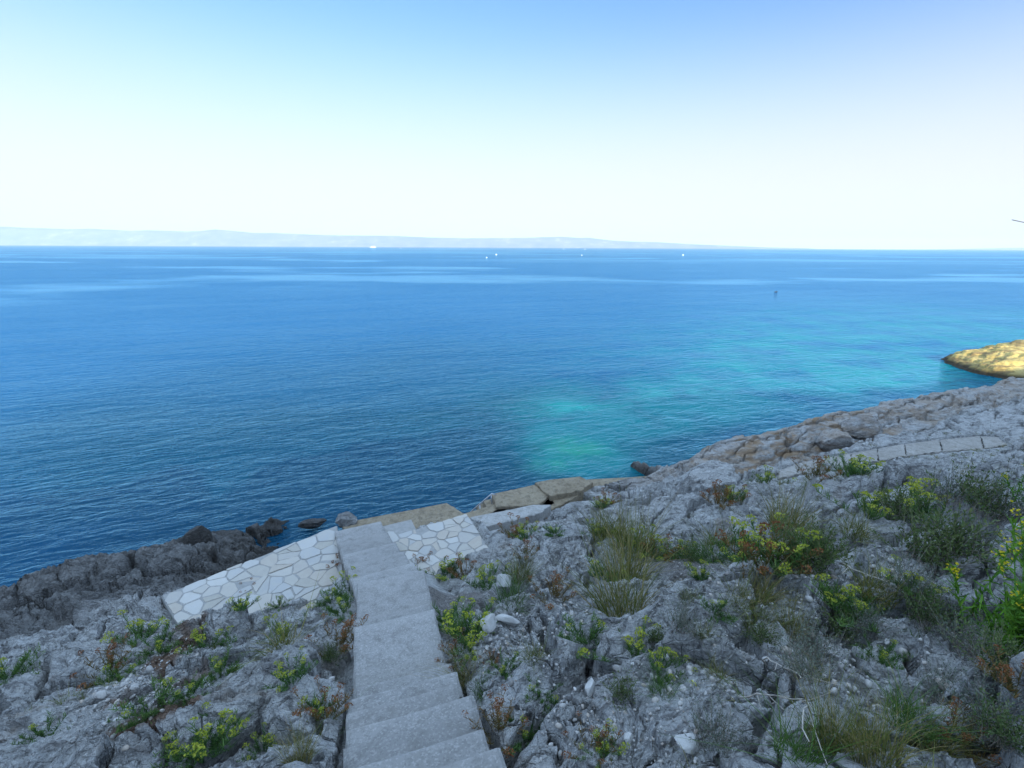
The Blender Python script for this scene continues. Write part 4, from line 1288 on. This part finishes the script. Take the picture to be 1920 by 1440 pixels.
 ('sam', 380, 1425, 0.95, 'broad samphire with many yellow heads at the bottom edge on the left'),
 ('sam', 340, 1432, 0.6, 'yellow heads left beside the broad samphire at the bottom edge'),
 ('sam', 495, 1412, 0.6, 'yellow green heads at the bottom edge between broad samphire and straw grass'),
 ('leafy', 445, 1372, 0.4, 'little orange tipped clump on the big pale block near the bottom'),
]
for row in PLANTS: plant(*row)

# small weeds in the joints of the rock
def weeds():
    rg = np.random.default_rng(77)
    n = 15000
    q = np.stack([rg.uniform(-6, 18, n), rg.uniform(1.2, 16, n)], 1)
    s, t = st(q[:, 0], q[:, 1])
    d, _ = stair_ground(q[:, 0], q[:, 1])
    m = fbm(q[:, 0] * 0.7, q[:, 1] * 0.7, 3, 600)
    e = 0.08
    z0 = ground(q[:, 0], q[:, 1])
    low = (ground(q[:, 0] + e, q[:, 1]) + ground(q[:, 0] - e, q[:, 1]) + ground(q[:, 0], q[:, 1] + e) + ground(q[:, 0], q[:, 1] - e)) / 4 - z0
    right = sstep(0.5, 4.0, q[:, 0] - 0.2 * q[:, 1])
    keep = (s < 8.6) & (d > 0.05) & (poly_sd(q[:, 0], q[:, 1], PAVE_L) > 0.02) & (poly_sd(q[:, 0], q[:, 1], PAVE_R) > 0.02) & (poly_sd(q[:, 0], q[:, 1], WALK) > 0.1) \
        & (m > 0.10 - 0.5 * right) & (low > 0.003) & (rg.random(n) < 0.35 + 0.65 * right)
    b = PB()
    for (x, y), z in zip(q[keep], z0[keep]):
        hh = rg.uniform(0.07, 0.22); dry = rg.random()
        for i in range(int(rg.integers(10, 26))):
            dd = updir(rg, 0.8)
            b.blade((x + rg.normal(0, 0.03), y + rg.normal(0, 0.03), z - 0.01), dd, hh * rg.uniform(0.5, 1.2), 0.006, (dd[0] * 0.5, dd[1] * 0.5, -0.3), rg, np.clip(dry * 0.6 + rg.normal(0.1, 0.2), 0, 1), 2, 0.2)
    o = b.obj('weeds', M['grass'])
    tag(o, 'small wild grass and weeds in the cracks of the rock', kind='stuff')
weeds()

# dead branches
def branch(px0, py0, px1, py1, label, seed, r=0.008, arch=0.15, forks=3):
    rg = np.random.default_rng(seed)
    a = hit(px0, py0); b = hit(px1, py1)
    a = a + (0, 0, 0.05); b = b + (0, 0, 0.10)
    root = empty('dead_branch', a); tag(root, label, 'branch')
    d = b - a; L = np.linalg.norm(d)
    pts = []
    sidev = np.cross(d / L, (0, 0, 1.0))
    for i in range(12):
        f = i / 11
        pts.append(d * f + np.array([0, 0, 1.0]) * arch * L * math.sin(math.pi * f) + sidev * L * 0.07 * math.sin(f * 5 + seed) + rg.normal(0, 0.006 * L, 3))
    V, Fc = tube(pts, [r * (1 - 0.6 * i / 11) for i in range(12)], 6)
    mesh_obj('stem', V, Fc, M['deadwood'], root, True)
    for k in range(forks):
        i = int(rg.integers(3, 9)); dd = (pts[i + 1] - pts[i]); dd /= np.linalg.norm(dd)
        dd = dd + rg.normal(0, 0.45, 3); dd[2] = abs(dd[2]) * 0.5
        LL = L * rg.uniform(0.2, 0.4)
        q = [pts[i] + dd * LL * f + np.array([0, 0, 0.1 * LL * f * f]) for f in (0, 0.33, 0.66, 1)]
        V, Fc = tube(q, [r * 0.55, r * 0.45, r * 0.35, r * 0.2], 5)
        mesh_obj('twig', V, Fc, M['deadwood'], root, True)
M['deadwood'] = plain('bleached_dead_wood', (0.40, 0.36, 0.31), 0.8, 0, 0.3, 25)
branch(1440, 1330, 1540, 1440, 'long bleached dead branch arching toward the bottom edge', 3, 0.006, 0.12)
branch(1380, 1325, 1500, 1345, 'bleached dead branch lying across the rocks above the grass', 4, 0.006, 0.06)
branch(1565, 1065, 1650, 1120, 'thin dead stick lying on the stony slope on the right', 5, 0.010, 0.03, 1)
branch(1430, 1265, 1475, 1300, 'short pale stick beside the upright stones', 6, 0.006, 0.05, 2)

# dry reed whose tip shows against the sky
def reed():
    b = np.array([2.35, 1.55]); z = float(ground(b[:1], b[1:])[0])
    tip = CAM + ray(1897, 412) * 1.9
    root = empty('reed', (b[0], b[1], z)); tag(root, 'pale dry reed tip poking in at the right edge against the sky', 'reed')
    o = np.array([b[0], b[1], z])
    out = np.array([b[0] + 0.25, b[1] + 0.1, tip[2] - 0.12])
    pts = []
    for i in range(14):
        f = i / 13
        pts.append((o * (1 - f) ** 2 + 2 * f * (1 - f) * out + tip * f * f) - o)
    V, Fc = tube(pts, [0.006 * (1 - 0.72 * i / 13) for i in range(14)], 6)
    mesh_obj('stalk', V, Fc, M['deadwood'], root, True)
reed()

# ------------------------------------------------------------------ headland on the right
def headland():
    W = np.array([at(1768, 669, 0)[:2], at(1766, 678, 0)[:2], at(1800, 688, 0)[:2], at(1850, 705, 0)[:2], at(1890, 711, 0)[:2], at(1935, 716, 0)[:2], (46, 28), (75, 34), (80, 48), (45, 37.2), (36, 36.0)])
    xs = np.linspace(27, 62, 420); ys = np.linspace(25, 46, 300)
    X, Y = np.meshgrid(xs, ys)
    sd = -poly_sd(X, Y, W) + 0.5 * fbm(X * 0.45, Y * 0.45, 4, 700)
    h = 1.15 * (1 - np.exp(-np.clip(sd, 0, 9) / 1.1)) + 0.05 * np.clip(X - 33, 0, 9)
    h = np.where(sd < 0, sd * 0.9, h)
    h = h + (0.16 * fbm(X * 0.5, Y * 0.7, 4, 720) + 0.09 * (ridged(X * 1.1, Y * 1.6, 4, 730) - 1.2)) * sstep(-0.2, 0.6, sd)
    k = np.floor(h / 0.28); fr = h / 0.28 - k
    h = 0.45 * (k + sstep(0.6, 0.95, fr)) * 0.28 + 0.55 * h
    kk = NT('ochre_limestone'); p = kk.pos()
    n = kk.noise(p, 0.9, 6, 0.65); n2 = kk.noise(p, 5.0, 5, 0.7)
    c = kk.ramp(n, [(0.3, (0.26, 0.19, 0.07)), (0.5, (0.52, 0.40, 0.14)), (0.72, (0.64, 0.51, 0.22))])
    c = kk.mix(kk.ramp(kk.noise(kk.mapv(p, (0.5, 1.4, 3)), 1.3, 6, 0.7, 0.6), [(0.47, 0.0), (0.58, 0.8)]), c, (0.17, 0.125, 0.07))
    z = kk.sep(p)[2]
    c = kk.mix(kk.range(z, 0.5, 0.15), c, (0.05, 0.04, 0.025))
    m = kk.out(c, 0.9, kk.bump(kk.math('ADD', n, n2), 0.8, 0.12), 0.2)
    o = grid_mesh('headland', X, Y, np.maximum(h, -1.2), m)
    tag(o, 'low ochre rock headland in sunlight', kind='structure')
headland()

# ------------------------------------------------------------------ island chain on the horizon
def islands():
    prof = [(-700, 418), (-300, 424), (0, 428), (60, 430.5), (150, 433), (180, 432), (250, 435.5), (290, 434.8), (360, 436.5), (385, 436), (410, 433.4), (440, 435.5), (480, 439), (520, 439.2), (560, 441), (640, 443.2), (740, 444), (800, 446.5), (870, 448), (960, 447.7),
            (1050, 445.6), (1085, 447.8), (1100, 447.2), (1140, 451.5), (1180, 453.6), (1230, 454.5), (1290, 457.8), (1350, 460), (1420, 462.6), (1500, 464.5)]
    D = 9000.0
    px = np.linspace(-700, 1500, 900)
    py = np.interp(px, [a for a, b in prof], [b for a, b in prof])
    XR = (px - 960) / 900.0 * D * math.cos(PITCH) * 1.035
    hor = 463.5 + (px - 960) * 9 / 1920
    hgt = np.clip((hor - py) / 900.0 * D * 1.07, 0, 400) * 1.02
    v = np.linspace(0, 1, 60)
    Xg, Vg = np.meshgrid(XR, v); Hg = np.broadcast_to(hgt, Xg.shape)
    Yg = D - 350 + Vg * 2000
    prof_v = np.interp(Vg, [0, 0.03, 0.2, 0.3, 1.0], [0, 0.12, 0.9, 1.0, 0.2])
    gul = ridged(Xg * 0.0042, Vg * 1.2, 4, 800) - 1.25
    Zg = Hg * prof_v * (1 + 0.16 * gul * sstep(0.3, 0.12, Vg)) - 2.0
    Yg = Yg + 55 * gul
    k = NT('island_scrub'); p = k.pos()
    n = k.noise(k.mapv(p, (0.004, 0.004, 0.012)), 1.0, 6, 0.65)
    c = k.ramp(n, [(0.35, (0.05, 0.065, 0.04)), (0.58, (0.13, 0.13, 0.10)), (0.72, (0.34, 0.31, 0.27))])
    o = grid_mesh('hills', Xg, Yg, Zg, k.out(c, 1.0, None, 0.1))
    tag(o, 'long pale blue island ridge along the horizon', kind='structure')
    # fainter land on the right
    px = np.linspace(1600, 2600, 200)
    XR = (px - 960) / 900.0 * 9000 * math.cos(PITCH) * 1.035
    hgt = np.interp(px, [1600, 1720, 1790, 1830, 1920, 2100, 2600], [0, 4, 12, 20, 44, 60, 80])
    Xg, Vg = np.meshgrid(XR, np.linspace(0, 1, 12))
    Zg = np.broadcast_to(hgt, Xg.shape) * np.interp(Vg, [0, 0.4, 1], [0, 1, 0.3]) - 1.0
    o = grid_mesh('hills', Xg, 9000 + Vg * 1200, Zg, k.m)
    tag(o, 'faint low land on the right end of the horizon', kind='structure')
islands()

# ------------------------------------------------------------------ buoys, boats and a seabird
M['white'] = plain('white_gelcoat', (0.80, 0.80, 0.79), 0.4, 0, 0.04, 3)
M['red'] = plain('faded_red_paint', (0.40, 0.10, 0.07), 0.5, 0, 0.1, 3)
M['navy'] = plain('dark_hull_paint', (0.05, 0.06, 0.09), 0.5, 0, 0.1, 3)
M['glassy'] = plain('dark_window_glass', (0.03, 0.04, 0.05), 0.15, 0, 0.1, 3)
def lathe(prof, n=18):
    V = []; Fc = []
    for r, z in prof:
        for j in range(n): V.append((r * math.cos(6.28318 * j / n), r * math.sin(6.28318 * j / n), z))
    for i in range(len(prof) - 1):
        for j in range(n):
            k = (j + 1) % n
            Fc.append((i * n + j, i * n + k, (i + 1) * n + k, (i + 1) * n + j))
    Fc.append(tuple(range(n))[::-1]); Fc.append(tuple(range((len(prof) - 1) * n, len(prof) * n)))
    return V, Fc
def buoy(px, py, r, label):
    p = at(px, py, 0); r = r * 0.5
    root = empty('mooring_buoy', (p[0], p[1], 0)); tag(root, label, 'buoy', 'white mooring buoys')
    prof = [(r * 0.55, -r * 0.6), (r * 0.9, -r * 0.25), (r, 0.15 * r), (r * 0.93, 0.55 * r), (r * 0.7, 0.95 * r), (r * 0.35, 1.2 * r), (r * 0.12, 1.32 * r)]
    V, Fc = lathe(prof); mesh_obj('float', V, Fc, M['white'], root, True)
    V, Fc = lathe([(r * 0.13, 1.3 * r), (r * 0.13, 1.62 * r), (r * 0.05, 1.7 * r)], 10); mesh_obj('mooring_eye', V, Fc, M['navy'], root, True)
buoy(912.5, 483.5, 0.95, 'white mooring buoy nearest to the shore of the pair left of centre')
buoy(930.5, 478, 1.5, 'white mooring buoy farther out in the pair left of centre')
buoy(1091, 479, 1.05, 'smallest white mooring buoy alone right of the pair')
buoy(1280.5, 479, 1.75, 'largest white mooring buoy alone farthest to the right')

def hull(L, B, H):
    """pointed hull as rings from stern to bow"""
    V = []; Fc = []
    st_ = [(0.0, 0.85, 0), (0.25, 1.0, 0), (0.6, 0.95, 0.05), (0.85, 0.55, 0.18), (1.0, 0.04, 0.32)]
    for f, w_, sh in st_:
        x = (f - 0.5) * L
        for yy, zz in ((-1, 1), (-0.8, 0.25), (0, -0.15), (0.8, 0.25), (1, 1)):
            V.append((x, yy * w_ * B / 2, zz * H + sh * H * max(zz, 0)))
    for i in range(4):
        for j in range(4):
            Fc.append((i * 5 + j, (i + 1) * 5 + j, (i + 1) * 5 + j + 1, i * 5 + j + 1))
        Fc.append((i * 5, i * 5 + 4, (i + 1) * 5 + 4, (i + 1) * 5))
    Fc.append((0, 1, 2, 3, 4)); Fc.append((20, 24, 23, 22, 21))
    return V, Fc
def box(x0, x1, y0, y1, z0, z1):
    V = [(x, y, z) for x in (x0, x1) for y in (y0, y1) for z in (z0, z1)]
    return V, [(0, 1, 3, 2), (4, 6, 7, 5), (0, 4, 5, 1), (2, 3, 7, 6), (0, 2, 6, 4), (1, 5, 7, 3)]
def boat(name, px, dist, L, label, cat, ferry=False, rz=0.1):
    d = ray(px, 463); d = d / math.hypot(d[0], d[1])
    root = empty(name, (d[0] * dist, d[1] * dist, 0), rz); tag(root, label, cat)
    B = L * 0.25; H = L * 0.09
    V, Fc = hull(L, B, H); mesh_obj('hull', V, Fc, M['white'], root)
    if ferry:
        V, Fc = box(-L * 0.42, L * 0.22, -B * 0.4, B * 0.4, H + 0.05, H * 2.0); mesh_obj('superstructure', V, Fc, M['white'], root)
        V, Fc = box(-L * 0.40, L * 0.225, -B * 0.41, B * 0.41, H * 1.4, H * 1.6); mesh_obj('window', V, Fc, M['glassy'], root)
        V, Fc = box(-L * 0.05, L * 0.17, -B * 0.3, B * 0.3, H * 2.05, H * 2.7); mesh_obj('bridge', V, Fc, M['white'], root)
        V, Fc = box(-L * 0.28, -L * 0.18, -B * 0.14, B * 0.14, H * 2.05, H * 3.4); mesh_obj('funnel', V, Fc, M['white'], root)
        V, Fc = tube([(L * 0.06, 0, H * 2.7), (L * 0.05, 0, H * 4.2)], L * 0.006, 6); mesh_obj('mast', V, Fc, M['white'], root)
    else:
        V, Fc = box(-L * 0.15, L * 0.16, -B * 0.3, B * 0.3, H + 0.03, H * 2.1); mesh_obj('cabin', V, Fc, M['white'], root)
        V, Fc = box(-L * 0.12, L * 0.165, -B * 0.305, B * 0.305, H * 1.5, H * 1.85); mesh_obj('window', V, Fc, M['glassy'], root)
        V, Fc = tube([(-L * 0.02, 0, H * 2.1), (-L * 0.03, 0, H * 4.0)], L * 0.012, 6); mesh_obj('mast', V, Fc, M['white'], root)
boat('ferry', 699, 3300, 40, 'white ferry under way far out below the island on the left', 'ferry', True, 3.1)
boat('motorboat', 751, 2600, 10, 'tiny white motorboat trailing the ferry', 'boat', False, 3.0)
boat('motorboat', 1057, 2300, 9, 'tiny white motorboat near the right end of the island', 'boat', False, 0.4)
boat('motorboat', 1097, 2200, 10, 'tiny white motorboat farthest right on the horizon line', 'boat', False, 2.6)

def seabird():
    p = at(1455, 547.5, 0)
    root = empty('seabird', (p[0], p[1], 0), 0.3); tag(root, 'small dark seabird swimming alone far out on the right', 'bird')
    bm = bmesh.new()
    # body, neck and head as one skin of rings along a curved spine
    sp = [(-0.36, 0.10, 0.02), (-0.26, 0.07, 0.07), (-0.05, 0.06, 0.12), (0.12, 0.08, 0.11), (0.20, 0.16, 0.06), (0.22, 0.27, 0.04), (0.25, 0.34, 0.045), (0.30, 0.345, 0.035), (0.38, 0.335, 0.008)]
    V, Fc = tube([(x * 1.1, 0, z * 0.28) for x, z, r in sp], [r * 0.9 for x, z, r in sp], 10)
    bm.free()
    mesh_obj('body', V, Fc, M['plumage'], root, True)
M['plumage'] = plain('dark_plumage', (0.02, 0.02, 0.022), 0.6, 0, 0.2, 30)
seabird()

# ------------------------------------------------------------------ haze over the sea
def haze():
    V, Fc = box(-14500, 14500, -220, 14500, -9.0, 260.0)
    m = bpy.data.materials.new('sea_haze'); m.use_nodes = True
    n = m.node_tree.nodes; n.remove(n['Principled BSDF'])
    v = n.new('ShaderNodeVolumePrincipled')
    v.inputs['Color'].default_value = (0.76, 0.90, 1.0, 1); v.inputs['Density'].default_value = HAZE; v.inputs['Anisotropy'].default_value = 0.0
    m.node_tree.links.new(v.outputs[0], n['Material Output'].inputs['Volume'])
    o = mesh_obj('haze', V, Fc, m)
    tag(o, 'pale haze over the sea', kind='stuff')
HAZE = 0.95e-4
haze()

# ------------------------------------------------------------------ sky and sun
SUN_EL = R(22.0)
SKY_FILL = (5.2, 7.2, 9.8, 1)  # colour of the fill layer added to the upper sky
sd_ = np.array([0.45, -0.89]); sd_ /= np.linalg.norm(sd_)
SUN = Vector((sd_[0] * math.cos(SUN_EL), sd_[1] * math.cos(SUN_EL), math.sin(SUN_EL)))
w = bpy.data.worlds.new('World'); scene.world = w; w.use_nodes = True
nt = w.node_tree
sky = nt.nodes.new('ShaderNodeTexSky'); sky.sky_type = 'NISHITA'
sky.sun_disc = False; sky.sun_elevation = SUN_EL
sky.sun_rotation = math.atan2(SUN.x, SUN.y)
sky.altitude = 0; sky.air_density = 1.0; sky.dust_density = 1.0; sky.ozone_density = 3.0
bg = nt.nodes['Background']; bg.inputs['Strength'].default_value = 0.15
wb = nt.nodes.new('ShaderNodeMix'); wb.data_type = 'RGBA'; wb.blend_type = 'MULTIPLY'
wb.inputs[0].default_value = 1.0; wb.inputs[7].default_value = (0.69, 0.84, 1.0, 1)     # cool camera white balance
nt.links.new(sky.outputs[0], wb.inputs[6])
# bright sky layer added overhead, out of view, to light the open shade
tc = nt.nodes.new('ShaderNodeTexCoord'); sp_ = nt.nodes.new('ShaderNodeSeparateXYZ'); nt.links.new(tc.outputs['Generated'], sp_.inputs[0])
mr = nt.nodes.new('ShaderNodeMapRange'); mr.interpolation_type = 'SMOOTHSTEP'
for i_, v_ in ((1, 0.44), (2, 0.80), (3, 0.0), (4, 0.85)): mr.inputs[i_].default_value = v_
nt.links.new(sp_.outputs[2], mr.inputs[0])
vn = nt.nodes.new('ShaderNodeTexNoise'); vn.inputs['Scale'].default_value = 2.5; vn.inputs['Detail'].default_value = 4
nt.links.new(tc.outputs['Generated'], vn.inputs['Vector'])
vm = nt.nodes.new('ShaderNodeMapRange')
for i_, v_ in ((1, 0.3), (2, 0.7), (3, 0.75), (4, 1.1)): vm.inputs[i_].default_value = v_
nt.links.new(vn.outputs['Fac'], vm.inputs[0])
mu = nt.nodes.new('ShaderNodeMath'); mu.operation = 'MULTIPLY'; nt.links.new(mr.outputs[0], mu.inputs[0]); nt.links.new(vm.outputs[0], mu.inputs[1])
vl = nt.nodes.new('ShaderNodeMix'); vl.data_type = 'RGBA'; vl.inputs[7].default_value = SKY_FILL
hz = nt.nodes.new('ShaderNodeMapRange'); hz.interpolation_type = 'SMOOTHSTEP'       # pale haze low over the sea
for i_, v_ in ((1, 0.40), (2, 0.07), (3, 0.0), (4, 0.92)): hz.inputs[i_].default_value = v_
nt.links.new(sp_.outputs[2], hz.inputs[0])
hm = nt.nodes.new('ShaderNodeMix'); hm.data_type = 'RGBA'; hm.inputs[7].default_value = (3.40, 3.36, 3.42, 1)
nt.links.new(hz.outputs[0], hm.inputs[0]); nt.links.new(wb.outputs[2], hm.inputs[6])
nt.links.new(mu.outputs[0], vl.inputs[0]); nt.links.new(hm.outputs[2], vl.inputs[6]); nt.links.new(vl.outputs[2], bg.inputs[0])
sl = bpy.data.lights.new('sun', 'SUN'); sl.energy = 4.5; sl.angle = R(0.53); sl.color = (1.0, 0.86, 0.66)
so_ = bpy.data.objects.new('sun', sl); COL.objects.link(so_)
so_.rotation_euler = SUN.to_track_quat('Z', 'Y').to_euler()
so_.location = (0, 0, 60)

scene.view_settings.view_transform = 'Standard'; scene.view_settings.look = 'None'
scene.view_settings.exposure = 0.88; scene.view_settings.gamma = 1.0
scene.cycles.use_denoising = True
scene.cycles.max_bounces = 5; scene.cycles.diffuse_bounces = 3; scene.cycles.glossy_bounces = 3
scene.cycles.transmission_bounces = 2; scene.cycles.transparent_max_bounces = 4; scene.cycles.volume_bounces = 1
print('BUILD', round(time.time() - T0, 1))
